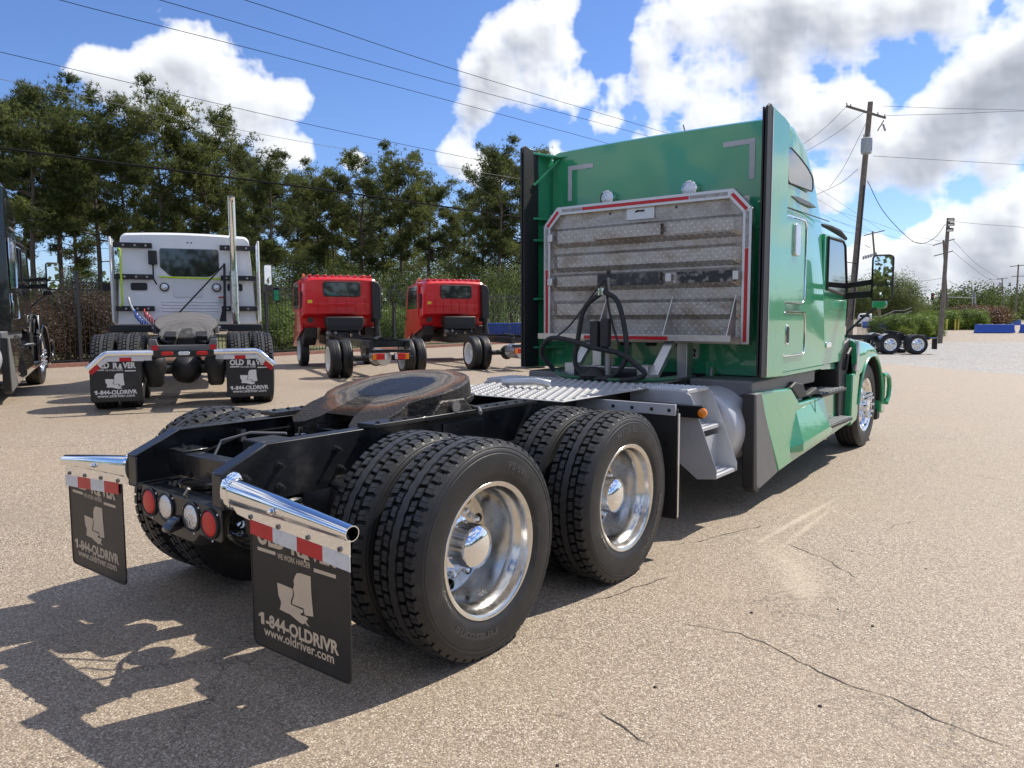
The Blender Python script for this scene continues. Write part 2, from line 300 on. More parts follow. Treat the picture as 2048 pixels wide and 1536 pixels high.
# ------------------------------------------------------------------ mesh helpers
class MB:
    def __init__(s): s.v, s.f = [], []
    def add(s, vs, fs):
        o = len(s.v); s.v += [tuple(p) for p in vs]; s.f += [tuple(i+o for i in f) for f in fs]; return s
    def box(s, x0, x1, y0, y1, z0, z1):
        return s.add([(x0,y0,z0),(x1,y0,z0),(x1,y1,z0),(x0,y1,z0),(x0,y0,z1),(x1,y0,z1),(x1,y1,z1),(x0,y1,z1)],
                     [(0,3,2,1),(4,5,6,7),(0,1,5,4),(1,2,6,5),(2,3,7,6),(3,0,4,7)])
    def obox(s, c, size, rot=None):
        c = Vector(c); q = rot or Matrix.Identity(3); a, b, d = (k/2 for k in size)
        pts = [c + q @ Vector((sx*a, sy*b, sz*d)) for sz in (-1,1) for sx, sy in ((-1,-1),(1,-1),(1,1),(-1,1))]
        return s.add(pts, [(0,3,2,1),(4,5,6,7),(0,1,5,4),(1,2,6,5),(2,3,7,6),(3,0,4,7)])
    def bar(s, p0, p1, w, h, up=(0,0,1)):
        p0, p1 = Vector(p0), Vector(p1); d = (p1-p0); L = d.length; d.normalize()
        x = d.cross(Vector(up)); x = x.normalized() if x.length > 1e-5 else Vector((1,0,0)); z = x.cross(d)
        q = Matrix((x, d, z)).transposed(); return s.obox((p0+p1)/2, (w, L, h), q)
    def cyl(s, p0, p1, r0, r1=None, n=16, cap=True):
        return s.tube([p0, p1], [r0, r0 if r1 is None else r1], n, cap)
    def tube(s, pts, r, n=8, cap=True):
        pts = [Vector(p) for p in pts]; k = len(pts); rr = r if isinstance(r, (list, tuple)) else [r]*k
        t0 = (pts[1]-pts[0]).normalized(); ax = Vector((0,0,1)) if abs(t0.z) < 0.9 else Vector((1,0,0))
        x = t0.cross(ax).normalized(); vs = []; pt = t0
        for i, p in enumerate(pts):
            t = (pts[min(i+1,k-1)]-pts[max(i-1,0)]).normalized()
            x = (x - t*x.dot(t)); x = x.normalized() if x.length > 1e-6 else t.orthogonal().normalized()
            y = t.cross(x)
            for j in range(n):
                a = 2*math.pi*j/n; vs.append(p + (x*math.cos(a)+y*math.sin(a))*rr[i])
        fs = [(i*n+j, i*n+(j+1)%n, (i+1)*n+(j+1)%n, (i+1)*n+j) for i in range(k-1) for j in range(n)]
        if cap: fs += [tuple(range(n))[::-1], tuple((k-1)*n+j for j in range(n))]
        return s.add(vs, fs)
    def lathe(s, prof, axis='x', c=(0,0,0), n=32, close=False):
        # prof: (radius, offset along axis)
        vs = []; c = Vector(c)
        for r, a in prof:
            for j in range(n):
                t = 2*math.pi*j/n; p, q = r*math.cos(t), r*math.sin(t)
                vs.append(c + Vector({'x': (a,p,q), 'y': (q,a,p), 'z': (p,q,a)}[axis]))
        k = len(prof); fs = [(i*n+j, i*n+(j+1)%n, (i+1)*n+(j+1)%n, (i+1)*n+j) for i in range(k-1) for j in range(n)]
        return s.add(vs, fs)
    def disc(s, c, r, nrm, n=20, h=0.0):
        c = Vector(c); nrm = Vector(nrm).normalized(); return s.cyl(c, c+nrm*max(h, 0.0005), r, n=n)
    def prism(s, poly, axis, a, b):
        f = {'x': lambda p, t: (t,p[0],p[1]), 'y': lambda p, t: (p[0],t,p[1]), 'z': lambda p, t: (p[0],p[1],t)}[axis]
        n = len(poly); vs = [f(p,a) for p in poly]+[f(p,b) for p in poly]
        return s.add(vs, [tuple(range(n)), tuple(range(2*n-1, n-1, -1))]+[(i, i+n, (i+1)%n+n, (i+1)%n) for i in range(n)])
    def loft(s, rings, cap=True, closed=True):
        n = len(rings[0]); vs = [p for r in rings for p in r]; m = n if closed else n-1
        fs = [(i*n+j, i*n+(j+1)%n, (i+1)*n+(j+1)%n, (i+1)*n+j) for i in range(len(rings)-1) for j in range(m)]
        if cap: fs += [tuple(range(n))[::-1], tuple((len(rings)-1)*n+j for j in range(n))]
        return s.add(vs, fs)
    def mesh(s, name, m, smooth=35):
        me = bpy.data.meshes.new(name); me.from_pydata(s.v, [], s.f); me.materials.append(m)
        bm = bmesh.new(); bm.from_mesh(me); bmesh.ops.recalc_face_normals(bm, faces=bm.faces); bm.to_mesh(me); bm.free()
        if smooth:
            me.polygons.foreach_set('use_smooth', [True]*len(me.polygons)); me.set_sharp_from_angle(angle=R(smooth))
        me.update(); return me
    def build(s, name, m, parent=None, smooth=35, bevel=0, seg=2, loc=None, label=None):
        o = bpy.data.objects.new(name, s.mesh(name, m, smooth)); COL.objects.link(o)
        if parent: o.parent = parent
        if loc: o.location = loc
        if bevel:
            b = o.modifiers.new('bevel', 'BEVEL'); b.width = bevel; b.segments = seg; b.limit_method = 'ANGLE'; b.angle_limit = R(40); b.harden_normals = False
        if label: o['label'] = label
        return o
def empty(name, loc=(0,0,0), rz=0, label=None, cat=None, group=None):
    o = bpy.data.objects.new(name, None); COL.objects.link(o); o.location = loc; o.rotation_euler = (0,0,rz); o.empty_display_size = 0.3
    return tag(o, label, cat, group)
def tag(o, label=None, cat=None, group=None, kind=None):
    if label: o['label'] = label
    if cat: o['category'] = cat
    if group: o['group'] = group
    if kind: o['kind'] = kind
    return o
def inst(name, me, parent=None, loc=(0,0,0), rot=(0,0,0), scale=None):
    o = bpy.data.objects.new(name, me); COL.objects.link(o); o.parent = parent; o.location = loc; o.rotation_euler = rot
    if scale: o.scale = scale
    return o
def copy_tree(o, parent=None):
    c = o.copy(); COL.objects.link(c); c.parent = parent
    for ch in list(o.children): copy_tree(ch, c)
    return c
def rrect(x0, x1, z0, z1, r, n=5):
    pts = []
    for cx, cz, a0 in ((x1-r,z1-r,0),(x0+r,z1-r,90),(x0+r,z0+r,180),(x1-r,z0+r,270)):
        for k in range(n+1):
            a = R(a0+90*k/n); pts.append((cx+r*math.cos(a), cz+r*math.sin(a)))
    return pts
def text_faces(txt, size, off=0.0, extr=0.0, align='CENTER', sx=1.0):
    cu = bpy.data.curves.new('lettering', 'FONT'); cu.body = txt; cu.size = size; cu.offset = off; cu.extrude = extr; cu.align_x = align; cu.resolution_u = 3
    o = bpy.data.objects.new('lettering', cu); COL.objects.link(o); bpy.context.view_layer.update()
    me = bpy.data.meshes.new_from_object(o.evaluated_get(bpy.context.evaluated_depsgraph_get()))
    vs = [(v.co.x*sx, v.co.y, v.co.z) for v in me.vertices]; fs = [tuple(p.vertices) for p in me.polygons]
    bpy.data.objects.remove(o); bpy.data.curves.remove(cu); bpy.data.meshes.remove(me)
    return vs, fs

# ------------------------------------------------------------------ ground sheets
def axis(vals):
    out = []
    for a, b, st in vals:
        n = max(1, round((b-a)/st)); out += [a+(b-a)*i/n for i in range(n)]
    return out+[vals[-1][1]]
SA = axis([(-900,-200,100),(-200,-60,20),(-60,-30,3),(-30,30,0.75),(30,60,3),(60,200,20),(200,1200,100)])
DA = axis([(-200,-40,40),(-40,-10,5),(-10,45,0.75),(45,90,2.5),(90,300,30),(300,2400,150)])
def sheet(name, m, dz, cuts, kind='structure'):
    vs, fs = [], []
    for d in DA:
        for s in SA:
            p = site(s, d); vs.append((p.x, p.y, hgt(p.x, p.y)+dz))
    n = len(SA); fs = [(j*n+i, j*n+i+1, (j+1)*n+i+1, (j+1)*n+i) for j in range(len(DA)-1) for i in range(n-1)]
    me = bpy.data.meshes.new(name); me.from_pydata(vs, [], fs); me.materials.append(m)
    bm = bmesh.new(); bm.from_mesh(me)
    for (s0, d0, s1, d1) in cuts:      # keep what lies to the left of the way from the first to the second point
        a, b = site(s0, d0), site(s1, d1); t = (b-a).normalized(); nrm = Vector((t.y, -t.x, 0))
        bmesh.ops.bisect_plane(bm, geom=bm.verts[:]+bm.edges[:]+bm.faces[:], plane_co=a, plane_no=nrm, clear_outer=True)
    bm.to_mesh(me); bm.free(); me.polygons.foreach_set('use_smooth', [True]*len(me.polygons))
    o = bpy.data.objects.new(name, me); COL.objects.link(o); o['kind'] = kind; return o
E1, E2 = (14.58, 29.41), (17.25, 25.5)
FA, FB = (-11.44, 20.1), (-1.2, 34.5)
sheet('ground', GRASS, -0.03, [])
sheet('gravel_yard', GRAVEL, -0.012, [(E1[0],E1[1]+.05,E2[0],E2[1]+.05), (200,58,-200,58)][0:2])
sheet('gravel_drive', DIRT, -0.020, [(-200,56,200,56), (200,135,-200,135), (23.6,56,49,135)][0:2])
PV = sheet('pavement', PAVE, 0.0, [(E2[0],E2[1],E1[0],E1[1]), (FB[0],FB[1],FA[0],FA[1])])

def ribbon(name, pts, w, m, parent):
    mb = MB(); L, Rr = [], []
    for i, p in enumerate(pts):
        a, b = pts[max(0,i-1)], pts[min(len(pts)-1,i+1)]; t = Vector((b[0]-a[0], b[1]-a[1], 0)).normalized(); nrm = Vector((-t.y, t.x, 0))
        ww = w*(0.35+0.9*random.random())*min(1, (i+0.4)/2, (len(pts)-i-0.6)/2); z = hgt(p[0], p[1])+0.003
        L.append((p[0]+nrm.x*ww, p[1]+nrm.y*ww, z)); Rr.append((p[0]-nrm.x*ww, p[1]-nrm.y*ww, z))
    n = len(pts); mb.add(L+Rr, [(i, i+1, n+i+1, n+i) for i in range(n-1)]); return mb.build(name, m, parent, smooth=None)
def gpx(u, v):
    d = raydir(u, v); t = -CAM.z/d.z; return (CAM.x+d.x*t, CAM.y+d.y*t)
def crack(pix, w):
    P = [gpx(*q) for q in pix]; pts = []
    for a, b in zip(P, P[1:]):
        L = math.dist(a, b); k = max(2, int(L/0.05))
        for i in range(k):
            t = i/k; j = 0.012; pts.append((a[0]+(b[0]-a[0])*t+random.uniform(-j,j), a[1]+(b[1]-a[1])*t+random.uniform(-j,j)))
    pts.append(P[-1]); ribbon('crack', pts, w, CRACK, PV)
crack([(1360,1245),(1420,1257),(1480,1268),(1545,1294),(1580,1312),(1640,1345),(1700,1370),(1790,1398),(1870,1440),(1950,1470),(2040,1500)], 0.0034)
crack([(1200,1422),(1245,1450),(1275,1475),(1305,1495)], 0.004)
crack([(1095,1425),(1130,1436),(1170,1442)], 0.002)
crack([(1350,1090),(1400,1083),(1470,1064),(1535,1050)], 0.003)
crack([(1560,1085),(1620,1105),(1670,1130),(1712,1157)], 0.003)
crack([(1180,1205),(1230,1190),(1280,1172),(1350,1150)], 0.003)
crack([(1020,1285),(1090,1275),(1150,1280)], 0.002)
crack([(1775,1062),(1790,1050),(1830,1043)], 0.003)
crack([(20,865),(120,858),(230,846),(330,842)], 0.006)
PEB = mat('dark_pebble', (0.03,0.028,0.026), 0.8)
for k, (u, v) in enumerate([(1310,1375),(1745,1253),(1640,1413),(1704,1103),(1503,1226),(1676,1219),(1115,1532),(1852,1138)]):
    x, y = gpx(u, v); mb = MB(); r = random.uniform(0.006, 0.013)
    mb.lathe([(0.001,r*.7),(r*.7,r*.45),(r,0),(r*.6,-r*.3)], 'z', (x,y,0.002), 7); tag(mb.build('pebble', PEB), ['dark pebble on the pavement below the black mud flap side','dark pebble near the middle of the open pavement','dark pebble beside the long pavement crack','small dark pebble on pavement near the white scuff','small dark speck of stone left of the long crack','dark speck of stone on pavement above the long crack','dark pebble at the bottom edge of the picture','dark speck of stone on the far right pavement'][k], 'pebble', 'loose pebbles on the pavement')

# ------------------------------------------------------------------ wheels (axis x, outer face +x)
TR, TZ = 0.527, 0.515
def clampz(mb, z): mb.v = [(x, y, max(q, z)) for x, y, q in mb.v]
def tyre_mesh(drive=True):
    mb = MB(); n = 96
    hw = 0.116
    side = [(0.316,0.098),(0.318,0.116),(0.328,0.127),(0.345,0.131),(0.352,0.136),(0.375,0.140),(0.41,0.1425),(0.445,0.1415),(0.462,0.1395),(0.466,0.1365),(0.472,0.1385),(0.484,0.1345),(0.488,0.131),(0.493,0.1325),(0.503,0.127),(0.509,0.120)]
    if drive: tread = [(0.502,hw)]
    else:
        tread = [(0.520,hw)]
        for g in (0.082, 0.042, 0.0): tread += [(0.526,g+0.014),(0.526,g+0.006),(0.513,g+0.004),(0.513,g-0.004),(0.526,g-0.006)]
        tread = tread[:]+[]
    if drive: prof = side+tread+[(r,-a) for r, a in reversed(side+tread)]
    else:
        half = side+[(0.516,hw),(0.524,hw-0.006),(0.527,0.09),(0.527,0.082),(0.514,0.079),(0.514,0.073),(0.527,0.070),(0.527,0.034),(0.514,0.031),(0.514,0.025),(0.527,0.022)]
        prof = half+[(r,-a) for r, a in reversed(half)]
    mb.lathe(prof, 'x', n=n)
    if drive:
        N = 50; rnd = random.Random(3)
        for ci, (x0, x1) in enumerate([(-0.119,-0.076),(-0.066,-0.031),(0.031,0.066),(0.076,0.119)]):
            for k in range(N):
                a0 = 2*math.pi*(k+(0.5 if ci in (1,3) else 0.0)+rnd.uniform(-.03,.03))/N
                L = 2*math.pi/N-0.0135/0.52
                top = 0.5265+rnd.uniform(-.0008,.0006); dr = 0.0030
                def P(x, a, r): return (x, r*math.cos(a), r*math.sin(a))
                da = dr/.52; am = a0+L*.5; nz = 0.0022/.52; sk = (0.0045/.52)*(1 if ci % 2 else -1)
                eo = lambda x: 0.004 if abs(x) > .1 else 0
                for (s0, s1) in ((a0, am-nz*.35), (am+nz*.35, a0+L)):      # a fine sipe splits each block
                    b = [P(x0,s0,.499),P(x1,s0+sk,.499),P(x1,s1+sk,.499),P(x0,s1,.499)]
                    e0 = da if s0 == a0 else da*.15; e1 = da if s1 != am-nz*.35 else da*.15
                    t = [P(x0+dr,s0+e0,top-eo(x0)),P(x1-dr,s0+e0+sk,top-eo(x1)),P(x1-dr,s1-e1+sk,top-eo(x1)),P(x0+dr,s1-e1,top-eo(x0))]
                    mb.add(b+t, [(4,5,6,7),(0,1,5,4),(1,2,6,5),(2,3,7,6),(3,0,4,7)])
        # the zig-zag centre rib
        ring = []
        for k in range(N*2):
            a = 2*math.pi*k/(N*2); z = 0.004 if k % 2 else -0.004
            ring.append([(x+z, r*math.cos(a), r*math.sin(a)) for x, r in ((-.022,.499),(-.020,.5265),(.020,.5265),(.022,.499))])
        ring.append(ring[0]); mb.loft(ring, cap=False, closed=False)
        for sx in (-1, 1):            # shoulder lugs
            for k in range(N):
                a0 = 2*math.pi*(k+(0.5 if sx > 0 else 0))/N; a1 = a0+2*math.pi/N*0.70
                def P(x, a, r): return (x*sx, r*math.cos(a), r*math.sin(a))
                b = [P(.1175,a0,.521),P(.1175,a1,.521),P(.129,a1,.500),P(.129,a0,.500),P(.116,a0,.500),P(.116,a1,.500)]
                mb.add(b, [(0,1,2,3),(0,3,4),(1,5,2)])
    clampz(mb, -TZ+0.0005)
    return mb.mesh('tyre', RUBBER, 30)
def ring_text(txt, r, x, size, a_mid, off=0.0, inward=False, sx=1.0):
    vs, fs = text_faces(txt, size, off, 0.0012, sx=sx); out = []
    for (px, py, pz) in vs:
        if not inward: rr = r+py; a = a_mid-px/r
        else: rr = r-py; a = a_mid+px/r
        out.append((x+pz-0.010*max(0, (rr-r)/0.05)**2*0.3, -rr*math.cos(a)*-1, rr*math.sin(a)))
    return out, fs
def disc_holes(mb, r0, x0, r1, x1, rp, rh, n, off=0.0, th=0.02):
    def X(r): return x0+(x1-x0)*(r-r0)/(r1-r0)
    K = 20
    for i in range(n):
        ac = 2*math.pi*i/n+off; half = math.pi/n
        inner, outer = [], []
        for k in range(K):
            t = 2*math.pi*k/K; hr, ha = rp+rh*math.cos(t), rh*math.sin(t)/rp
            inner.append((hr, ac+ha))
            # push out to the sector's edge
            dr, da = math.cos(t), math.sin(t)/rp; best = 9
            if dr > 1e-6: best = min(best, (r1-rp)/dr)
            if dr < -1e-6: best = min(best, (r0-rp)/dr)
            if abs(da) > 1e-6: best = min(best, half/abs(da))
            outer.append((rp+dr*best, ac+da*best))
        for (ra, aa) in ((r1, ac+half), (r1, ac-half), (r0, ac+half), (r0, ac-half)):   # snap to the corners
            j = min(range(K), key=lambda k: (outer[k][0]-ra)**2+((outer[k][1]-aa)*rp)**2); outer[j] = (ra, aa)
        P = lambda r, a, d=0: (X(r)-d, r*math.cos(a), r*math.sin(a))
        vs = [P(*q) for q in inner]+[P(*q) for q in outer]+[P(*q, th) for q in inner]
        fs = [(k, (k+1)%K, K+(k+1)%K, K+k) for k in range(K)]+[(k, 2*K+k, 2*K+(k+1)%K, (k+1)%K) for k in range(K)]
        mb.add(vs, fs)
def rim_dual():
    mb = MB()
    mb.lathe([(0.318,0.112),(0.329,0.122),(0.332,0.126),(0.329,0.130),(0.318,0.128),(0.306,0.122),(0.300,0.108),(0.298,0.085),(0.290,0.070),(0.276,0.055),(0.272,0.02),(0.270,-0.06),(0.266,-0.10),(0.258,-0.128)], 'x', n=64)
    mb.lathe([(0.318,-0.112),(0.329,-0.122),(0.332,-0.126),(0.318,-0.128),(0.300,-0.11),(0.272,-0.08),(0.272,-0.128)], 'x', n=64)
    disc_holes(mb, 0.175, -0.150, 0.258, -0.128, 0.222, 0.027, 10, 0.31)
    mb.lathe([(0.175,-0.150),(0.165,-0.152),(0.09,-0.152),(0.09,-0.165)], 'x', n=64)
    return mb.mesh('wheel', ALU, 40)
def rim_steer():
    mb = MB()
    mb.lathe([(0.318,0.112),(0.329,0.122),(0.332,0.126),(0.329,0.130),(0.318,0.128),(0.300,0.115),(0.294,0.09),(0.288,0.075),(0.280,0.066)], 'x', n=64)
    mb.lathe([(0.318,-0.112),(0.332,-0.126),(0.300,-0.11),(0.272,-0.05),(0.272,0.04),(0.280,0.060)], 'x', n=64)
    disc_holes(mb, 0.175, 0.092, 0.280, 0.066, 0.228, 0.026, 10, 0.31)
    mb.lathe([(0.175,0.092),(0.165,0.094),(0.09,0.094)], 'x', n=64)
    return mb.mesh('wheel', CHROME, 40)
def hub_drive():
    mb = MB(); K = 80; rings = []          # fluted nut cover below a polished dome
    for x, ro, ri in ((-0.152,0.168,0.168),(-0.140,0.168,0.150),(-0.085,0.166,0.148),(-0.070,0.150,0.140),(-0.062,0.128,0.128)):
        rings.append([(x, (ro if (k % 8) < 5 else ri)*math.cos(2*math.pi*k/K), (ro if (k % 8) < 5 else ri)*math.sin(2*math.pi*k/K)) for k in range(K)])
    mb.loft(rings, cap=False)
    mb.lathe([(0.128,-0.062),(0.114,-0.058),(0.110,-0.05),(0.108,0.030),(0.104,0.046),(0.09,0.058),(0.06,0.070),(0.03,0.075),(0.001,0.076)], 'x', n=40); return mb.mesh('hub_cap', CHROME, 30)
def hub_steer():
    mb = MB(); mb.lathe([(0.125,0.094),(0.118,0.11),(0.098,0.115),(0.092,0.150),(0.08,0.165),(0.05,0.172),(0.001,0.174)], 'x', n=32); return mb.mesh('hub_cap', CHROME, 35)
def nut(l, r): mb = MB(); mb.lathe([(r*1.35,0),(r*1.35,0.006),(r,0.010),(r,l*.8),(r*.75,l*.95),(0.001,l)], 'x', n=10); return mb.mesh('lug_nut', CHROME, 40)
TYRE, TYRES = tyre_mesh(True), tyre_mesh(False)
RIMD, RIMS, HUBD, HUBS, NUTD, NUTS = rim_dual(), rim_steer(), hub_drive(), hub_steer(), nut(0.098, 0.0150), nut(0.105, 0.0195)
def letter_mesh(specs):
    out = []
    for args in specs: mb = MB(); mb.add(*ring_text(*args)); out.append(mb.mesh('sidewall_lettering', RUBBERL, 30))
    return out
LET_A = letter_mesh([('Firestone', 0.385, 0.1425, 0.062, R(250), 0.0018, False, 1.35), ('FS 591', 0.395, 0.1425, 0.050, R(62), 0.001, False, 1.2), ('285/75R24.5  147L', 0.375, 0.140, 0.026, R(150), 0.0003, False, 1.1), ('MAX LOAD SINGLE 3075kg AT 830kPa', 0.362, 0.139, 0.013, R(-10), 0, False, 1.0)])
LET_B = letter_mesh([('BRIDGESTONE', 0.395, 0.1425, 0.050, R(-38), 0.0015, False, 1.3), ('M726 EL', 0.405, 0.1425, 0.056, R(95), 0.001, False, 1.25), ('ULTRA', 0.365, 0.140, 0.024, R(215), 0.0, False, 1.2)])
def wheel(root, x, y, z=TZ, kind='drive', side=1, outer=True, letters=None, rim=None, hubs=True, nuts=True):
    flip = (side < 0) != (not outer)
    w = inst('wheel', rim or (RIMS if kind == 'steer' else RIMD), root, (x, y, z), (0, 0, math.pi if flip else 0))
    inst('tyre', TYRES if kind == 'steer' else TYRE, w)
    if outer:
        if hubs: inst('hub_cap', HUBS if kind == 'steer' else HUBD, w)
        if nuts:
            for k in range(10):
                a = 2*math.pi*k/10; rr = 0.143 if kind == 'steer' else 0.158
                inst('lug_nut', NUTS if kind == 'steer' else NUTD, w, (0.094 if kind == 'steer' else -0.152, rr*math.cos(a), rr*math.sin(a)))
        for lm_ in (letters or ()): inst('sidewall_lettering', lm_, w)
    return w

# ------------------------------------------------------------------ mud flaps with print
MSP = [(0.001,0.69),(0.037,0.698),(0.139,0.697),(0.141,0.569),(0.148,0.483),(0.156,0.403),(0.108,0.396),(0.068,0.391),(0.058,0.438),(-0.06,0.441),(-0.055,0.463),(-0.033,0.514),(-0.043,0.558),(-0.031,0.595),(-0.037,0.622),(-0.02,0.661)]
LAP = [(-0.212,0.565),(-0.134,0.563),(-0.05,0.558),(-0.046,0.514),(-0.070,0.462),(-0.073,0.433),(0.051,0.425),(0.054,0.406),(0.026,0.392),(0.031,0.379),(0.074,0.383),(0.104,0.377),(0.094,0.361),(0.08,0.349),(0.094,0.331),(0.116,0.316),(0.091,0.318),(0.068,0.331),(0.054,0.316),(0.031,0.316),(0.009,0.321),(-0.024,0.332),(-0.062,0.345),(-0.084,0.354),(-0.126,0.354),(-0.193,0.361),(-0.179,0.4),(-0.176,0.426),(-0.202,0.469)]
def mud_flap(root, x0, x1, y, z0, z1, pr, full=True, txt=1.0):
    w, h = x1-x0, z1-z0; cx = (x0+x1)/2
    poly = rrect(x0, x1, z0, z1+0.05, 0.03, 4)
    f = MB().prism(poly, 'y', y-0.004, y+0.004).build('mud_flap', FLAP, root, bevel=0.002)
    rim = MB().tube([(px, y-0.004, pz) for px, pz in rrect(x0+0.006, x1-0.006, z0+0.006, z1+0.03, 0.027, 4)], 0.0035, 5); rim.build('moulded_edge', FLAP, f)
    yy = y-0.0052
    X = lambda a: cx+a*w
    Z = lambda b: z0+b*h
    def words(t, size, a, b, wid, off):
        vs, fs = text_faces(t, size, off); xs = [v[0] for v in vs]; k = wid*w/(max(xs)-min(xs)); m = (max(xs)+min(xs))/2
        return [(X(a)+(v[0]-m)*k, yy, Z(b)+v[1]) for v in vs], fs
    def words2(t, size, a, b, wid, off): mb = MB(); mb.add(*words(t, size, a, b, wid, off)); mb.build('flap_lettering', pr, f, smooth=None)
    words2('-844-OLDRIVR', 0.074*txt, 0.022, 0.19, 0.745, 0.0028)
    one = MB(); one.add([(X(a), yy, Z(b)) for a, b in ((-.405,.19),(-.368,.19),(-.368,.285),(-.395,.285),(-.43,.262),(-.43,.242),(-.405,.252))], [tuple(range(7))]); one.build('flap_lettering', pr, f, smooth=None)
    words2('www.oldriver.com', 0.058*txt, -0.015, 0.112, 0.72, 0.0010)
    words2('OLD', 0.105*txt, -0.27, 0.835, 0.30, 0.0045)
    words2('R', 0.105*txt, -0.0, 0.825, 0.10, 0.0045)
    words2('VER', 0.105*txt, 0.262, 0.825, 0.25, 0.0045)
    words2('WE WORK HARDER', 0.034*txt, -0.03, 0.755, 0.34, 0.0004)
    for poly in (MSP, LAP): m2 = MB(); m2.add([(X(a), yy, Z(b)) for a, b in poly], [tuple(range(len(poly)))]); m2.build('state_map_print', pr, f, smooth=None)
    for q in (((-.418,.80),(-.22,.80),(-.22,.773),(-.418,.773)), ((.172,.768),(.382,.768),(.382,.741),(.172,.741))):
        m3 = MB(); m3.add([(X(a), yy, Z(b)) for a, b in q], [(0,1,2,3)]); m3.build('print_bar', pr, f, smooth=None)
    t = [(0.088,.945),(.06,.90),(.075,.90),(.05,.86),(.07,.86),(.04,.815),(.08,.815),(.08,.79),(.096,.79),(.096,.815),(.136,.815),(.106,.86),(.126,.86),(.101,.90),(.116,.90)]
    m4 = MB(); m4.add([(X(a), yy-0.0006, Z(b)) for a, b in t], [tuple(range(len(t)))]); m4.build('tree_print', pr, f, smooth=None)
    return f

# ------------------------------------------------------------------ patterned metals
def tread_plate(name, col, stain=0.0, scale=16.0):
    m = bpy.data.materials.new(name); m.use_nodes = True; nt = m.node_tree; b = nt.nodes['Principled BSDF']; L = nt.links.new
    b.inputs['Metallic'].default_value = 0.8; b.inputs['Roughness'].default_value = 0.42
    tco = nt.nodes.new('ShaderNodeTexCoord'); sp = nt.nodes.new('ShaderNodeSeparateXYZ'); L(tco.outputs['Object'], sp.inputs[0])
    def mth(op, a, c=None, d=None):
        n = nt.nodes.new('ShaderNodeMath'); n.operation = op
        for i, q in enumerate((a, c, d)):
            if q is None: continue
            if isinstance(q, (int, float)): n.inputs[i].default_value = q
            else: L(q, n.inputs[i])
        return n.outputs[0]
    x, z = sp.outputs[0], sp.outputs[2]
    p, q = mth('MULTIPLY', mth('ADD', x, z), scale), mth('MULTIPLY', mth('SUBTRACT', x, z), scale)
    def lug(a, c):      # short bar along a in a checker of cells
        fa, fc = mth('SUBTRACT', mth('FRACT', a), 0.5), mth('SUBTRACT', mth('FRACT', c), 0.5)
        d = mth('ADD', mth('POWER', mth('MULTIPLY', fa, 2.3), 2), mth('POWER', mth('MULTIPLY', fc, 7.0), 2)); return mth('SUBTRACT', 1.0, mth('MINIMUM', d, 1.0))
    ck = mth('MODULO', mth('ADD', mth('FLOOR', p), mth('FLOOR', q)), 2.0); ck = mth('ABSOLUTE', ck)
    h = mth('ADD', mth('MULTIPLY', lug(p, q), ck), mth('MULTIPLY', lug(q, p), mth('SUBTRACT', 1.0, ck)))
    bp = nt.nodes.new('ShaderNodeBump'); bp.inputs['Strength'].default_value = 0.8; bp.inputs['Distance'].default_value = 0.005; L(h, bp.inputs['Height']); L(bp.outputs[0], b.inputs['Normal'])
    n = nt.nodes.new('ShaderNodeTexNoise'); n.inputs['Scale'].default_value = 2.2; n.inputs['Detail'].default_value = 8; n.inputs['Roughness'].default_value = 0.65; n.inputs['Distortion'].default_value = 0.3
    mp = nt.nodes.new('ShaderNodeMapping'); mp.inputs['Scale'].default_value = (1.0, 1, 1.5); L(tco.outputs['Object'], mp.inputs[0]); L(mp.outputs[0], n.inputs['Vector'])
    c = rgbramp(nt, n.outputs['Fac'], [(0.30, (0.25, 0.20, 0.155) if stain else col), (0.40, (0.48, 0.44, 0.39) if stain else col), (0.52, col), (0.60, (0.50, 0.44, 0.37) if stain else col), (0.74, (0.28, 0.22, 0.16) if stain else col)])
    if stain:
        n2 = nt.nodes.new('ShaderNodeTexNoise'); n2.inputs['Scale'].default_value = 3.4; n2.inputs['Detail'].default_value = 9; n2.inputs['Roughness'].default_value = 0.75; L(mp.outputs[0], n2.inputs['Vector'])
        r2 = nt.nodes.new('ShaderNodeMapRange'); L(n2.outputs['Fac'], r2.inputs[0]); r2.inputs[1].default_value = 0.60; r2.inputs[2].default_value = 0.70; r2.inputs[4].default_value = stain
        # grime and paint smears gather on the lower ridges
        zr = nt.nodes.new('ShaderNodeMapRange'); L(z, zr.inputs[0]); zr.inputs[1].default_value = 2.35; zr.inputs[2].default_value = 2.0
        k = mth('MULTIPLY', r2.outputs[0], zr.outputs[0])
        mm = nt.nodes.new('ShaderNodeMix'); mm.data_type = 'RGBA'; L(k, mm.inputs['Factor']); L(c, mm.inputs['A']); mm.inputs['B'].default_value = (0.035, 0.045, 0.06, 1); c = mm.outputs['Result']
        inv = mth('SUBTRACT', 0.75, mth('MULTIPLY', k, 0.6)); L(inv, b.inputs['Metallic'])
    hv = nt.nodes.new('ShaderNodeMapRange'); L(h, hv.inputs[0]); hv.inputs[3].default_value = 0.72; hv.inputs[4].default_value = 1.35
    ml = nt.nodes.new('ShaderNodeMix'); ml.data_type = 'RGBA'; ml.blend_type = 'MULTIPLY'; ml.inputs['Factor'].default_value = 1.0; L(c, ml.inputs['A']); L(hv.outputs[0], ml.inputs['B'])
    L(ml.outputs['Result'], b.inputs['Base Color']); return m
RACKM = tread_plate('diamond_plate_stained', (0.62, 0.59, 0.55), 0.95, 15.0)
DECKM = mat('tread_deck_aluminium', (0.40, 0.40, 0.40), 0.62, 0.25, var=0.12, vscale=8, dust=((0.4,0.37,0.33),0.5,0.8,0.4))
WORN = mat('worn_aluminium', (0.60, 0.57, 0.52), 0.42, 0.8, var=0.2, vscale=7, dust=((0.33,0.26,0.19),0.48,0.75,0.7))

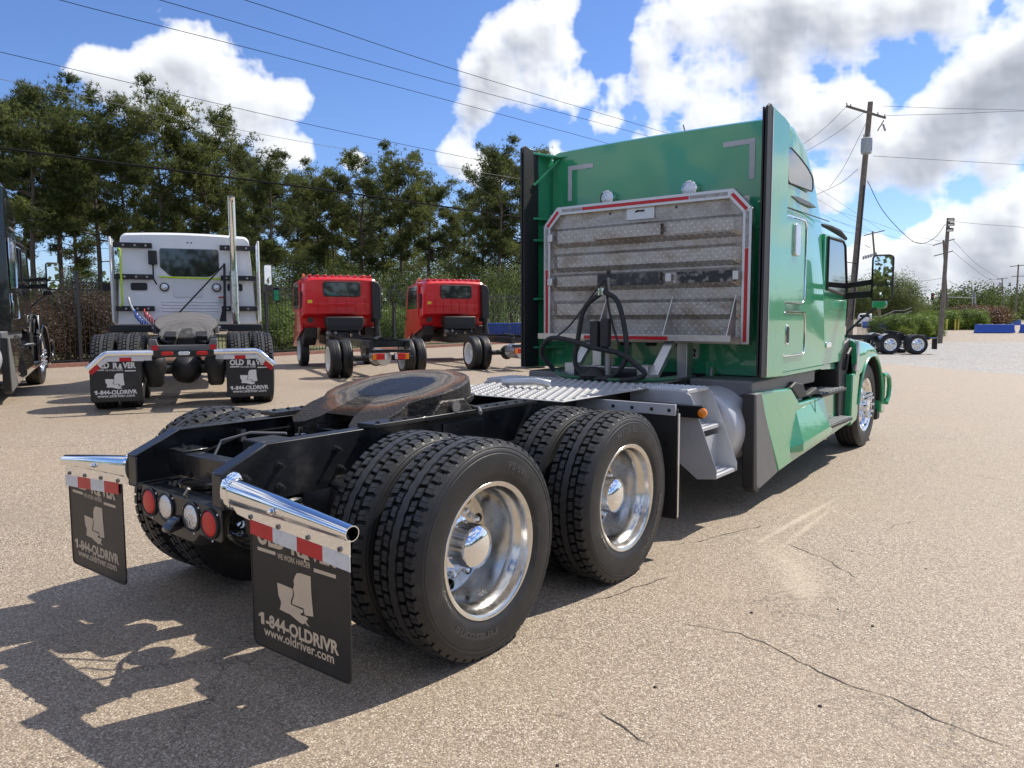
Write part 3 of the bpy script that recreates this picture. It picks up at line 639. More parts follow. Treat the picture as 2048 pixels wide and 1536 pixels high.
# the fifth wheel's worn plate: rust ring, bare steel, black grease in the middle
def plate_mat(name, yc, shiny=False):
    m = bpy.data.materials.new(name); m.use_nodes = True; nt = m.node_tree; b = nt.nodes['Principled BSDF']; L = nt.links.new
    tco = nt.nodes.new('ShaderNodeTexCoord'); v = nt.nodes.new('ShaderNodeVectorMath'); v.operation = 'SUBTRACT'; L(tco.outputs['Object'], v.inputs[0]); v.inputs[1].default_value = (0, yc, 1.2)
    ln = nt.nodes.new('ShaderNodeVectorMath'); ln.operation = 'LENGTH'; L(v.outputs[0], ln.inputs[0])
    n = nt.nodes.new('ShaderNodeTexNoise'); n.inputs['Scale'].default_value = 7; n.inputs['Detail'].default_value = 7; L(tco.outputs['Object'], n.inputs['Vector'])
    ma = nt.nodes.new('ShaderNodeMath'); ma.operation = 'MULTIPLY_ADD'; L(n.outputs['Fac'], ma.inputs[0]); ma.inputs[1].default_value = 0.16; L(ln.outputs['Value'], ma.inputs[2])
    sb = nt.nodes.new('ShaderNodeMath'); sb.operation = 'SUBTRACT'; L(ma.outputs[0], sb.inputs[0]); sb.inputs[1].default_value = 0.08
    if shiny: stops = [(0,(0.10,0.097,0.09)),(0.2,(0.17,0.165,0.155)),(0.35,(0.12,0.115,0.11)),(0.5,(0.16,0.155,0.15))]
    else: stops = [(0,(0.012,0.012,0.018)),(0.225,(0.013,0.013,0.017)),(0.238,(0.10,0.095,0.08)),(0.315,(0.18,0.155,0.125)),(0.335,(0.07,0.06,0.05)),(0.365,(0.19,0.155,0.12)),(0.40,(0.15,0.07,0.03)),(0.43,(0.075,0.047,0.03)),(0.46,(0.035,0.028,0.022))]
    w = nt.nodes.new('ShaderNodeCombineXYZ'); k1 = nt.nodes.new('ShaderNodeMath'); k1.operation = 'MULTIPLY'; L(ln.outputs['Value'], k1.inputs[0]); k1.inputs[1].default_value = 70.0; L(k1.outputs[0], w.inputs[0])
    sv = nt.nodes.new('ShaderNodeSeparateXYZ'); L(v.outputs[0], sv.inputs[0]); an = nt.nodes.new('ShaderNodeMath'); an.operation = 'ARCTAN2'; L(sv.outputs[0], an.inputs[0]); L(sv.outputs[1], an.inputs[1]); L(an.outputs[0], w.inputs[1])
    rn = nt.nodes.new('ShaderNodeTexNoise'); rn.inputs['Scale'].default_value = 1.4; rn.inputs['Detail'].default_value = 7; rn.inputs['Roughness'].default_value = 0.7; L(w.outputs[0], rn.inputs['Vector'])
    rm = nt.nodes.new('ShaderNodeMapRange'); L(rn.outputs['Fac'], rm.inputs[0]); rm.inputs[1].default_value = 0.3; rm.inputs[2].default_value = 0.72; rm.inputs[3].default_value = 0.25; rm.inputs[4].default_value = 1.75
    mu = nt.nodes.new('ShaderNodeMix'); mu.data_type = 'RGBA'; mu.blend_type = 'MULTIPLY'; mu.inputs['Factor'].default_value = 1.0; L(rgbramp(nt, sb.outputs[0], stops), mu.inputs['A']); L(rm.outputs[0], mu.inputs['B'])
    L(mu.outputs['Result'], b.inputs['Base Color'])
    rr = nt.nodes.new('ShaderNodeMapRange'); L(sb.outputs[0], rr.inputs[0]); rr.inputs[1].default_value = 0.22; rr.inputs[2].default_value = 0.28; rr.inputs[3].default_value = 0.42; rr.inputs[4].default_value = 0.6; L(rr.outputs[0], b.inputs['Roughness'])
    b.inputs['Metallic'].default_value = 0.35
    n2 = nt.nodes.new('ShaderNodeTexNoise'); n2.inputs['Scale'].default_value = 60; n2.inputs['Detail'].default_value = 5; L(tco.outputs['Object'], n2.inputs['Vector'])
    bp = nt.nodes.new('ShaderNodeBump'); bp.inputs['Strength'].default_value = 0.9; bp.inputs['Distance'].default_value = 0.008; L(n2.outputs['Fac'], bp.inputs['Height']); L(bp.outputs[0], b.inputs['Normal'])
    return m
FWM = plate_mat('fifth_wheel_plate', 0.55); FWS = plate_mat('fifth_wheel_plate_clean', 0.55, True)
CRUST = mat('greasy_cast_steel', (0.020, 0.017, 0.014), 0.5, var=0.5, vscale=12, bump=1.0, bscale=45, dust=((0.09,0.055,0.03),0.5,0.75,0.6))

def fifth_wheel(root, yc, zc, tilt, m, mside):
    part = MB(); ct, st = math.cos(tilt), math.sin(tilt)
    def T(x, l, h): return (x, yc+l*ct-h*st, zc+l*st+h*ct)
    # outline of the plate: round front, two horns at the rear with a throat slot between
    out = []
    for k in range(0, 25):
        a = R(-38+256*k/24); out.append((0.47*math.cos(a), 0.44*math.sin(a)))
    out += [(-0.40,-0.36),(-0.385,-0.46),(-0.34,-0.55),(-0.27,-0.59),(-0.19,-0.57),(-0.13,-0.48),(-0.09,-0.30),(-0.05,-0.04)]
    for k in range(1, 6):
        a = R(180-30*k); out.append((0.05*math.cos(a), -0.0+0.05*math.sin(a)))
    out += [(0.05,-0.04),(0.09,-0.30),(0.13,-0.48),(0.19,-0.57),(0.27,-0.59),(0.34,-0.55),(0.385,-0.46),(0.40,-0.36)]
    n = len(out)
    drop = lambda l: 0.0 if l > -0.22 else -(abs(l)-0.22)*0.20          # rear ramps dip
    top = [T(x, l, drop(l)) for x, l in out]; inn = [T(x*0.965, l*0.965, drop(l)+0.006) for x, l in out]; bot = [T(x, l, drop(l)-0.085) for x, l in out]
    # subdivide the top as a fan-free ngon split at the ramp line
    me = MB(); ed = MB(); ed.add(inn+top+bot, [(i, (i+1)%n, n+(i+1)%n, n+i) for i in range(n)]+[(n+i, n+(i+1)%n, 2*n+(i+1)%n, 2*n+i) for i in range(n)]+[tuple(2*n+i for i in range(n))[::-1]])
    bm = bmesh.new(); vv = [bm.verts.new((x*0.965, l*0.965, 0)) for x, l in out]; bm.faces.new(vv); bmesh.ops.triangulate(bm, faces=bm.faces[:])
    for lc in (-0.22, -0.4): bmesh.ops.bisect_plane(bm, geom=bm.verts[:]+bm.edges[:]+bm.faces[:], plane_co=(0,lc,0), plane_no=(0,1,0))
    bm.verts.index_update(); me.add([T(v.co.x, v.co.y, drop(v.co.y/0.965)+0.006) for v in bm.verts], [tuple(v.index for v in f.verts) for f in bm.faces]); bm.free()
    fw = me.build('fifth_wheel', m, root, smooth=25)
    ed.build('plate_edge', mside, fw, smooth=40)
    for s in (-1, 1):
        sk = MB(); sk.prism([(yc-0.42, zc-0.24),(yc+0.34, zc-0.05),(yc+0.30, zc-0.10),(yc+0.1, zc-0.155),(yc-0.30, zc-0.20)], 'x', s*0.34-0.02, s*0.34+0.02)
        s2 = MB(); s2.prism([(yc-0.50, zc-0.20),(yc-0.05, zc-0.06),(yc-0.05, zc-0.13),(yc-0.48, zc-0.26)], 'x', s*0.22-0.08, s*0.22+0.08)
        sk.build('skirt', mside, fw, bevel=0.008); s2.build('ramp_rib', mside, fw, bevel=0.008)
    for s in (-1, 1):
        MB().prism([(yc-0.22, zc-0.165),(yc-0.10, zc-0.05),(yc+0.10, zc-0.05),(yc+0.22, zc-0.165)], 'x', s*0.44-0.035, s*0.44+0.035).build('pivot_bracket', mside, fw, bevel=0.01)
        MB().cyl((s*0.36, yc, zc-0.09), (s*0.50, yc, zc-0.09), 0.035).build('pivot_pin', STEEL, fw)
    MB().tube([(0.30,yc+0.2,zc-0.10),(0.5,yc+0.2,zc-0.12),(0.60,yc+0.1,zc-0.13)], 0.012).build('release_handle', STEEL, fw)
    return fw

def c_rail(root, x, side, y0, y1, zt, zb, cut, m):
    # C channel, open towards the middle; the rear end is cut down at the top
    t = 0.009; w = 0.085
    zlo = zt-0.105
    prof = [(y0, zb),(y1, zb),(y1, zt),(y0+cut, zt),(y0, zlo)]
    mb = MB(); xo = x*side; xi = (x-t)*side; xf = (x-w)*side
    mb.prism(prof, 'x', xi, xo)
    def strip(a, b, d):   # flange under a top edge segment
        (ya, za), (yb, zb_) = a, b; mb.add([(xi,ya,za),(xi,yb,zb_),(xf,yb,zb_),(xf,ya,za),(xi,ya,za+d),(xi,yb,zb_+d),(xf,yb,zb_+d),(xf,ya,za+d)], [(0,3,2,1),(4,5,6,7),(0,1,5,4),(1,2,6,5),(2,3,7,6),(3,0,4,7)])
    strip((y0+cut, zt), (y1, zt), -t); strip((y0, zlo), (y0+cut, zt), -t); strip((y0, zb), (y1, zb), t)
    mb.box(min(xi,xf), max(xi,xf), y0, y0+t, zb+t, zlo-t)
    return mb.build('frame_rail', m, root, bevel=0.004)

def bolt(root, p, n, r=0.016, l=0.03, m=None):
    p, n = Vector(p), Vector(n); mb = MB(); mb.cyl(p, p+n*0.006, r*1.5, n=12); mb.cyl(p, p+n*l*.6, r, n=6); mb.cyl(p+n*l*.6, p+n*l, r*.55, n=8); return mb.build('bolt', m or FRAMED, root)

def hanger(root, s, pr=PRINT):
    # tapered chrome flap hanger with collar, bolt, backing strip and reflective tape
    y = -0.875; a, b = (s*0.452, y+0.005, 0.855), (s*1.245, y, 0.805)
    n = 24; ring = []
    def oval(c, rx, rz):
        return [(c[0], c[1]+rx*math.cos(2*math.pi*k/n), c[2]+rz*math.sin(2*math.pi*k/n)) for k in range(n)]
    A = [oval(a, 0.045, 0.062), oval((s*0.70, y, 0.842), 0.042, 0.052), oval((s*1.0, y, 0.823), 0.038, 0.040), oval(b, 0.034, 0.031)]
    mb = MB(); mb.loft(A, cap=False); mb.loft([oval(b, 0.034, 0.031), oval(b, 0.030, 0.027), oval((b[0]-s*0.16, b[1], b[2]+0.009), 0.030, 0.027)], cap=False)
    mb.add([(s*0.455, y-0.012, 0.80),(s*1.24, y-0.012, 0.782),(s*1.24, y-0.012, 0.715),(s*0.60, y-0.012, 0.752),(s*0.50, y-0.012, 0.765),
            (s*0.455, y-0.006, 0.80),(s*1.24, y-0.006, 0.782),(s*1.24, y-0.006, 0.715),(s*0.60, y-0.006, 0.752),(s*0.50, y-0.006, 0.765)], [(0,1,2,3,4),(9,8,7,6,5),(0,5,6,1),(1,6,7,2),(2,7,8,3),(3,8,9,4),(4,9,5,0)])
    h = mb.build('flap_hanger', CHROME, root, smooth=40)
    MB().loft([oval((s*0.432, y+0.005, 0.858), 0.055, 0.082), oval((s*0.452, y+0.005, 0.858), 0.058, 0.085), oval((s*0.462, y+0.005, 0.857), 0.047, 0.066)]).build('mounting_collar', CHROME, h)
    bolt(h, (s*0.80, y-0.042, 0.832), (0,-1,0), 0.011, 0.022, CHROME)
    for k in range(4):
        x = 0.60+0.195*k; z = 0.772-0.055*(x-0.55)
        bolt(h, (s*x, y-0.012, z), (0,-1,0), 0.007, 0.010, STEEL)
    order = (0, 1, 0, 1)
    for k in range(4):
        x0, x1 = 0.595+0.162*k, 0.595+0.162*(k+1); z0, z1 = 0.758-0.058*(x0-0.595), 0.758-0.058*(x1-0.595)
        red = (k % 2 == 0); q = MB(); yy = y-0.0135
        q.add([(s*x0,yy,z0),(s*x1,yy,z1),(s*x1,yy,z1-0.062),(s*x0,yy,z0-0.062),(s*x0,yy+.0025,z0),(s*x1,yy+.0025,z1),(s*x1,yy+.0025,z1-0.062),(s*x0,yy+.0025,z0-0.062)], [(0,1,2,3),(7,6,5,4),(0,4,5,1),(1,5,6,2),(2,6,7,3),(3,7,4,0)])
        q.build('reflective_strip', REDT if red else WHITET, h, smooth=None)
    f = mud_flap(root, min(s*0.58, s*1.225), max(s*0.58, s*1.225), y, 0.20, 0.755, pr)
    return h

def axle(root, y):
    mb = MB(); mb.cyl((-0.95,y,TZ),(0.95,y,TZ), 0.065, n=16)
    mb.lathe([(0.001,-0.24),(0.09,-0.235),(0.14,-0.2),(0.19,-0.12),(0.215,0),(0.19,0.12),(0.13,0.22),(0.11,0.32)], 'y', (0,y,TZ), 24)
    a = mb.build('axle', FRAMED, root)
    for s in (-1, 1):
        b = MB(); b.cyl((s*0.55,y,TZ),(s*0.60,y,TZ), 0.19, n=24); b.build('brake_drum', FRAMED, a)
        c = MB(); c.cyl((s*0.50,y-0.22,TZ+0.02),(s*0.50,y-0.40,TZ+0.0), 0.085, n=16); c.build('brake_chamber', FRAMED, a)
    return a
def air_spring(root, x, y, z0, z1, r):
    mb = MB(); h = z1-z0
    mb.lathe([(r*.55,z0),(r*.75,z0+h*.10),(r*.8,z0+h*.35),(r,z0+h*.5),(r*1.03,z0+h*.7),(r*.97,z0+h*.86),(r*.8,z0+h*.93)], 'z', (x,y,0), 24); o = mb.build('air_spring', FRAMED, root)
    MB().lathe([(0.001,z1),(r*.85,z1),(r*.95,z1-h*.03),(r*.95,z1-h*.08),(r*.8,z1-h*.10)], 'z', (x,y,0), 24).build('top_plate', FRAME, o)

# ------------------------------------------------------------------ cab pieces shared by the two sleeper trucks
def cab_ring(y, wb, wt, zb, zt, r, crown=0.05):
    pts = []
    for k in range(7): t = k/6; pts.append((wb+(wt-wb)*t, y, zb+(zt-r-zb)*t))
    for k in range(1, 9):
        a = R(90*k/8); pts.append((wt-r+r*math.cos(a), y, zt-r+r*math.sin(a)))
    for k in range(1, 4):
        x = (wt-r)*(1-k/3); pts.append((x, y, zt+crown*(1-(x/(wt-r))**2)))
    left = [(-x, yy, z) for x, yy, z in reversed(pts[:-1])]
    return pts+left
def outline_tube(pts, r): return MB().tube(pts+[pts[0], pts[1]], r, 6, cap=False)
def side_door(root, name, y0, y1, z0, z1, xs, paint, r=0.07):
    poly = rrect(y0, y1, z0, z1, r, 5); d = MB().prism(poly, 'x', xs-0.01, xs+0.006).build(name, paint, root, bevel=0.004)
    outline_tube([(xs+0.003, a, b) for a, b in poly], 0.011).build('door_gasket', PLAST, d); outline_tube([(xs+0.008, a, b) for a, b in poly], 0.0085).build('chrome_seam', CHROME, d); return d
def turn(me, c, a):
    ca, sa = math.cos(a), math.sin(a)
    for v in me.vertices: dx, dy = v.co.x-c[0], v.co.y-c[1]; v.co.x, v.co.y = c[0]+dx*ca-dy*sa, c[1]+dx*sa+dy*ca
def cab(root, paint, xs=1.215, extras=True):
    sec = [(3.98,xs,1.185,1.08,3.315,0.07,0.012),(4.02,xs,1.195,1.08,3.335,0.09,0.012),(4.4,xs,1.19,1.08,3.36,0.13,0.012),(4.75,xs,1.175,1.08,3.32,0.20,0.02),(5.05,xs,1.155,1.08,3.20,0.26,0.03),(5.30,xs,1.135,1.08,3.00,0.28,0.03),(5.46,xs,1.125,1.08,2.84,0.26,0.03)]
    sl = MB().loft([cab_ring(*q) for q in sec]).build('sleeper', paint, root, smooth=32)
    sec = [(5.465,xs-.045,1.09,1.06,2.83,0.24,0.03),(5.7,xs-.06,1.06,1.05,2.70,0.22,0.03),(5.95,xs-.07,1.04,1.04,2.62,0.18,0.03),(6.12,xs-.08,1.02,1.03,2.56,0.14,0.03),(6.24,xs-.09,1.02,1.03,2.46,0.12,0.03),(6.36,xs-.10,1.02,1.03,2.28,0.08,0.03),(6.60,xs-.12,1.02,1.03,1.80,0.08,0.03),(6.68,xs-.14,0.98,1.03,1.70,0.08,0.03)]
    cb = MB().loft([cab_ring(*q) for q in sec]).build('cab', paint, root, smooth=32)
    MB().add([(-0.92,6.40,2.395),(0.92,6.40,2.395),(0.98,6.66,1.83),(-0.98,6.66,1.83),(-0.92,6.385,2.39),(0.92,6.385,2.39),(0.98,6.645,1.825),(-0.98,6.645,1.825)], [(0,1,2,3),(7,6,5,4),(0,4,5,1),(1,5,6,2),(2,6,7,3),(3,7,4,0)]).build('windshield', GLASS, cb)
    for s in (1, -1):
        xz = lambda x: s*x
        # sleeper window, seam, luggage doors
        win = [(4.135,3.05),(4.16,3.09),(4.22,3.10),(4.45,3.06),(4.70,3.0),(4.84,2.945),(4.88,2.91),(4.885,2.83),(4.86,2.80),(4.20,2.79),(4.15,2.81)]
        wx = lambda z: xs-(z-1.08)*0.0115+0.004
        w = MB(); n = len(win); w.add([(s*(wx(z)+0.004),a,z) for a,z in win]+[(s*(wx(z)-0.03),a,z) for a,z in win], [tuple(range(n)), tuple(range(2*n-1,n-1,-1))]+[(i,i+n,(i+1)%n+n,(i+1)%n) for i in range(n)]); w = w.build('sleeper_window', GLASS, root, smooth=None)
        outline_tube([(s*(wx(z)+0.003),a,z) for a,z in win], 0.008).build('window_seal', PLAST, w)
        MB().tube([(s*(wx(2.58)+0.001),a,2.575) for a in (3.99,4.4,4.9,5.46)], 0.005, 6).build('roof_seam', PLAST, sl)
        if s == 1 or extras:
            d = side_door(root, 'luggage_door', 4.05, 4.66, 1.74, 2.50, s*xs if s > 0 else -xs-0.0, paint) if s == 1 else None
            d2 = side_door(root, 'lower_luggage_door', 4.07, 4.70, 1.26, 1.65, xs, paint, 0.05) if s == 1 else None
            if s == 1:
                MB().prism(rrect(4.30,4.44,2.16,2.45,0.03,3),'x',xs,xs+0.028).build('side_marker_lamp', CLEARL, root, bevel=0.006)
                h = MB().prism(rrect(4.15,4.235,1.36,1.54,0.035,4),'x',xs+.004,xs+0.012).build('door_latch', CHROME, d2, bevel=0.004)
                MB().prism(rrect(4.165,4.222,1.375,1.525,0.025,4),'x',xs+.010,xs+0.016).build('latch_recess', PLAST, d2)
                mb = MB()
                for k in range(26): mb.lathe([(0.007,0),(0.006,0.004),(0.001,0.006)], 'x', (xs,4.08+k*0.053,2.535), 6)
                for k in range(26): mb.lathe([(0.007,0),(0.006,0.004),(0.001,0.006)], 'x', (xs,4.08+k*0.053,1.115), 6)
                tag(mb.build('rivet_row', paint, sl), kind='stuff')
                MB().prism([(4.26,2.685),(4.45,2.70),(4.80,2.69),(5.02,2.665),(4.8,2.655),(4.5,2.655)],'x',xs-.05,xs-0.008).build('roof_scoop', GREYPL, sl)
        # cab door, glass, handle
        door = [(5.50,1.10),(6.36,1.10),(6.44,1.75),(6.30,2.38),(6.16,2.46),(5.50,2.46)]
        dr = MB().prism(door,'x',s*(xs-0.11),s*(xs-0.055)).build('door', paint, root, bevel=0.012)
        gl = MB().prism([(5.62,1.92),(6.33,1.86),(6.36,1.92),(6.24,2.36),(6.16,2.41),(5.62,2.41)],'x',s*(xs-0.07),s*(xs-0.048)).build('door_glass', GLASS, dr)
        outline_tube([(s*(xs-0.050),a,z) for a,z in [(5.60,1.90),(6.34,1.84),(6.38,1.92),(6.26,2.38),(6.17,2.43),(5.60,2.43)]], 0.016).build('glass_seal', PLAST, dr)
        MB().prism(rrect(5.60,5.78,1.28,1.34,0.025,4),'x',s*(xs-.056),s*(xs-.03)).build('handle', CHROME, dr, bevel=0.005)
        # rain visor
        MB().tube([(s*1.05,5.75,2.58),(s*1.08,5.95,2.565),(s*1.12,6.15,2.53),(s*1.15,6.34,2.47)], [0.015,0.03,0.035,0.018], 8).build('sun_visor', PLAST, cb)
        # mirror
        m = mir = MB().prism(rrect(min(s*1.44,s*1.66),max(s*1.44,s*1.66),1.775,2.275,0.05,5),'y',6.24,6.36).build('mirror', PLAST, root, bevel=0.02)
        MB().prism(rrect(min(s*1.46,s*1.64),max(s*1.46,s*1.64),1.955,2.255,0.03,5),'y',6.232,6.239).build('mirror_glass', MIRR, m)
        MB().prism(rrect(min(s*1.46,s*1.64),max(s*1.46,s*1.64),1.795,1.94,0.03,5),'y',6.232,6.239).build('wide_mirror_glass', MIRR, m)
        MB().bar((s*1.08,6.36,1.83),(s*1.46,6.32,1.855),0.05,0.075).build('mirror_arm', PLAST, m, bevel=0.01)
        MB().bar((s*1.08,6.36,1.94),(s*1.46,6.32,1.985),0.05,0.06).build('mirror_arm', PLAST, m, bevel=0.01)
        for ob in [mir]+[c_ for c_ in mir.children if 'glass' in c_.name]: turn(ob.data, (s*1.55,6.3), s*R(11))
        hm = MB().prism(rrect(min(s*1.30,s*1.46),max(s*1.30,s*1.46),1.70,1.80,0.04,4),'y',6.98,7.04).build('hood_mirror', paint, root, bevel=0.02)
        MB().tube([(s*1.36,7.0,1.72),(s*1.22,6.96,1.60),(s*1.05,6.95,1.42),(s*1.03,6.95,1.33)], 0.014, 8).build('hood_mirror_arm', PLAST, hm)
        # wheel fender
        rings = []
        for y, zt in ((6.60,1.34),(6.75,1.345),(6.95,1.33),(7.15,1.315),(7.37,1.29),(7.55,1.25),(7.70,1.19),(7.83,1.10),(7.93,0.99),(8.0,0.87)):
            q = 0.62**2-(y-7.37)**2; zl = 0.515+math.sqrt(q) if q > 0 else 0.515
            zl = max(zl, 0.52) if y > 6.80 else max(zl, 0.93); zl = min(zl, zt-0.09)
            ring = [(1.245,zl),(1.25,zl+(zt-zl)*.45),(1.235,zt-0.05),(1.20,zt-0.015),(1.13,zt),(0.95,zt+0.05),(0.70,zt+0.16),(0.70,zt+0.10),(0.95,zt),(1.12,zt-0.05),(1.185,zt-0.08),(1.20,zl)]
            rings.append([(s*x,y,z) for x, z in ring])
        fd = MB().loft(rings).build('fender', paint, root, smooth=50)
        arch = [(s*1.247, 7.37+0.615*math.cos(R(a)), 0.515+0.615*math.sin(R(a))) for a in range(-2, 176, 8)]
        MB().tube(arch, 0.016, 8).build('arch_lip', paint, fd)
        MB().loft([[(s*x, 7.37+r*math.cos(R(a)), 0.515+r*math.sin(R(a))) for x, r in ((0.75,0.60),(1.225,0.60),(1.225,0.605),(0.75,0.605))] for a in range(0, 181, 12)]).build('wheel_well', PLAST, fd)
        # panel and trim behind the wheel
        MB().prism([(6.46,0.36),(6.72,0.40),(6.76,0.50),(6.76,0.80),(6.80,0.94),(6.66,0.96),(6.48,0.95)],'x',s*1.15,s*1.243).build('quarter_panel', paint, root, bevel=0.015)
        MB().prism([(6.58,0.98),(6.70,0.97),(6.73,1.28),(6.66,1.33)],'x',s*1.20,s*1.252).build('fender_trim', BRUSH, root, bevel=0.012)
        MB().prism([(6.20,0.42),(6.52,0.42),(6.52,0.98),(6.66,1.33),(6.60,1.36),(6.35,1.30),(6.14,1.02)],'x',s*0.80,s*1.17).build('step_well', PLAST, root, bevel=0.02)
        MB().tube([(s*1.19,6.36,1.0),(s*1.20,6.38,1.18),(s*1.20,6.50,1.24),(s*1.19,6.56,1.22)],0.02,8).build('grab_handle', PLAST, root)
        # chassis fairing with two steps
        MB().prism([(3.36,0.985),(3.50,0.985),(3.60,0.80),(3.96,0.24),(3.60,0.185),(3.48,0.17),(3.42,0.21)],'x',s*1.17,s*1.252).build('fairing_tail', GREYPL, root, bevel=0.012)
        MB().prism([(3.32,0.985),(3.36,0.985),(3.44,0.22),(3.50,0.15),(3.44,0.15),(3.36,0.20)],'x',s*1.15,s*1.250).build('fairing_edge', PLAST, root, bevel=0.01)
        P = [(3.51,0.985),(4.40,0.955),(4.58,0.80),(5.28,0.80),(5.36,0.48),(6.45,0.48),(6.45,0.41),(5.6,0.355),(4.4,0.275),(3.97,0.24),(3.61,0.80)]
        # the fairing leans in towards its top
        n = len(P); fx = lambda z: 1.255-0.055*max(0,(z-0.55)/0.43)**1.5
        f = MB(); f.add([(s*fx(z),a,z) for a,z in P]+[(s*1.13,a,z) for a,z in P], [tuple(range(n)), tuple(range(2*n-1,n-1,-1))]+[(i,i+n,(i+1)%n+n,(i+1)%n) for i in range(n)]); f = f.build('chassis_fairing', paint, root, bevel=0.018, seg=3)
        b = MB(); b.loft([[(s*x,y,z) for x,z in r] for y, r in ((4.28,((1.22,0.33),(1.25,0.37),(1.25,0.41),(1.22,0.45))),(4.46,((1.22,0.30),(1.315,0.365),(1.315,0.44),(1.235,0.74))),(5.34,((1.22,0.35),(1.315,0.415),(1.315,0.49),(1.235,0.79))),(5.46,((1.22,0.36),(1.30,0.42),(1.30,0.46),(1.22,0.50))))]); b.build('lower_bulge', paint, f, bevel=0.007, seg=2, smooth=12)
        MB().tube([(s*1.257,4.98,0.80),(s*1.262,5.0,0.60)], 0.004, 5).build('panel_seam', PLAST, f)
        MB().box(min(s*1.0,s*1.14),max(s*1.0,s*1.14),5.2,6.5,0.40,0.80).build('step_recess', paint, root, bevel=0.02)
        for (y0,y1,z,x0,x1,nb) in ((5.42,6.30,0.485,1.0,1.30,9),(5.32,6.28,0.815,0.95,1.23,8)):
            st = MB().box(min(s*x0,s*x1),max(s*x0,s*x1),y0,y1,z-0.035,z).build('step', PLAST, root, bevel=0.01)
            g = MB()
            for k in range(nb):
                yy = y0+0.06+(y1-y0-0.12)*k/(nb-1); g.box(min(s*(x0+.03),s*(x1-.02)),max(s*(x0+.03),s*(x1-.02)),yy-0.018,yy+0.018,z-0.002,z+0.010)
            tag(g.build('step_grip', GRIPM, st, bevel=0.003), kind='stuff')
        MB().prism([(4.38,0.955),(4.62,0.83),(5.30,0.83),(5.30,0.86),(5.20,0.90),(4.95,0.86),(4.86,0.86),(4.74,0.97),(4.52,1.0)],'x',s*0.95,s*1.215).build('step_trim', PLAST, root, bevel=0.015)
        MB().box(min(s*0.6,s*1.16),max(s*0.6,s*1.16),3.50,5.3,0.94,1.075).build('side_skirt_filler', GREYPL, root, bevel=0.02)
        # bumper end
        MB().loft([[(s*x,y,z) for x,z in ((x1,z0),(x1+.0,z1),(x1-.08,z1+.02),(x1-.3,z1+.02),(x1-.3,z0),(x1-.08,z0-.02))] for y,x1,z0,z1 in ((7.98,1.24,0.36,0.83),(8.15,1.245,0.34,0.84),(8.35,1.19,0.34,0.84),(8.47,1.02,0.34,0.84))]).build('bumper', paint, root, smooth=50, bevel=0.02)
        bt = [(s*1.24,8.02,0.845),(s*1.262,8.12,0.85),(s*1.268,8.24,0.80),(s*1.268,8.29,0.68),(s*1.266,8.26,0.55),(s*1.262,8.16,0.47)]
        MB().tube(bt, 0.031, 10).build('fog_lamp_bezel', paint, root, smooth=60)
        MB().box(min(s*1.0,s*1.20),max(s*1.0,s*1.20),7.95,8.12,0.26,0.40).build('air_dam', PLAST, root, bevel=0.02)
        wheel(root, s*1.06, 7.366, TZ, 'steer', s, True)
    # hood, grille and bumper middle
    hs = [(6.66,0.98,0.92,1.25,1.74,0.20,0.05),(7.0,0.95,0.84,1.22,1.68,0.22,0.05),(7.5,0.90,0.74,1.15,1.60,0.24,0.05),(8.0,0.80,0.64,1.0,1.50,0.24,0.04),(8.3,0.70,0.54,0.9,1.42,0.2,0.03),(8.38,0.62,0.48,0.9,1.34,0.15,0.03)]
    hd = MB().loft([cab_ring(*q) for q in hs]).build('hood', paint, root, smooth=40)
    g = MB().prism(rrect(-0.45,0.45,0.62,1.32,0.08,5),'y',8.36,8.42).build('grille', CHROME, root, bevel=0.01)
    for k in range(6): MB().box(-0.40,0.40,8.415,8.432,0.70+0.1*k,0.745+0.1*k).build('grille_bar', PLAST, g)
    MB().box(-1.0,1.0,8.30,8.46,0.34,0.84).build('front_bumper', paint, root, bevel=0.03)
    MB().cyl((-0.9,7.366,TZ),(0.9,7.366,TZ),0.06).build('front_axle', FRAMED, root)
    MB().box(-0.55,0.55,6.4,8.2,0.55,1.15).build('engine', FRAMED, root, bevel=0.05)
    return sl

# ------------------------------------------------------------------ the green truck
T = empty('semi_truck', (0,0,0), 0, 'mint green sleeper semi truck tractor with aluminium headache rack and open fifth wheel', 'truck')
cab(T, GREEN)
for s in (1, -1):
    c_rail(T, 0.43, s, -0.912, 6.6, 1.04, 0.772, 0.235, FRAME)
    hanger(T, s)
    for y in (0, 1.32):
        wheel(T, s*1.08, y, TZ, 'drive', s, True, letters=(LET_A if y == 0 else LET_B) if s == 1 else None)
        wheel(T, s*0.745, y, TZ, 'drive', s, False)
    for y in (-0.26, 1.06): air_spring(T, s*0.56, y, 0.50, 0.82, 0.135)
    air_spring(T, s*0.31, -0.56, 0.42, 0.76, 0.14)
    for (y, z) in ((-0.80,0.90),(-0.62,0.93),(-0.62,0.83),(-0.28,0.96),(-0.26,0.86)): bolt(T, (s*0.43,y,z), (s,0,0), 0.013, 0.045)
    for k in range(14): bolt(T, (s*0.455,-0.02+k*0.10,1.066), (0,0,1), 0.009, 0.009)
    MB().box(min(s*0.36,s*0.50),max(s*0.36,s*0.50),-0.08,1.36,1.042,1.066).build('slide_rail', FRAME, T, bevel=0.003)
    # suspension arms
    for y in (0, 1.32): MB().bar((s*0.46,y+0.55,0.66),(s*0.46,y-0.35,0.47),0.09,0.07).build('suspension_arm', FRAMED, T, bevel=0.01)
    MB().cyl((s*0.40,-0.14,0.55),(s*0.44,0.08,0.98),0.035).build('shock_absorber', FRAMED, T)
for y in (0, 1.32): axle(T, y)
fifth_wheel(T, 0.55, 1.19, 0.18, FWM, CRUST)
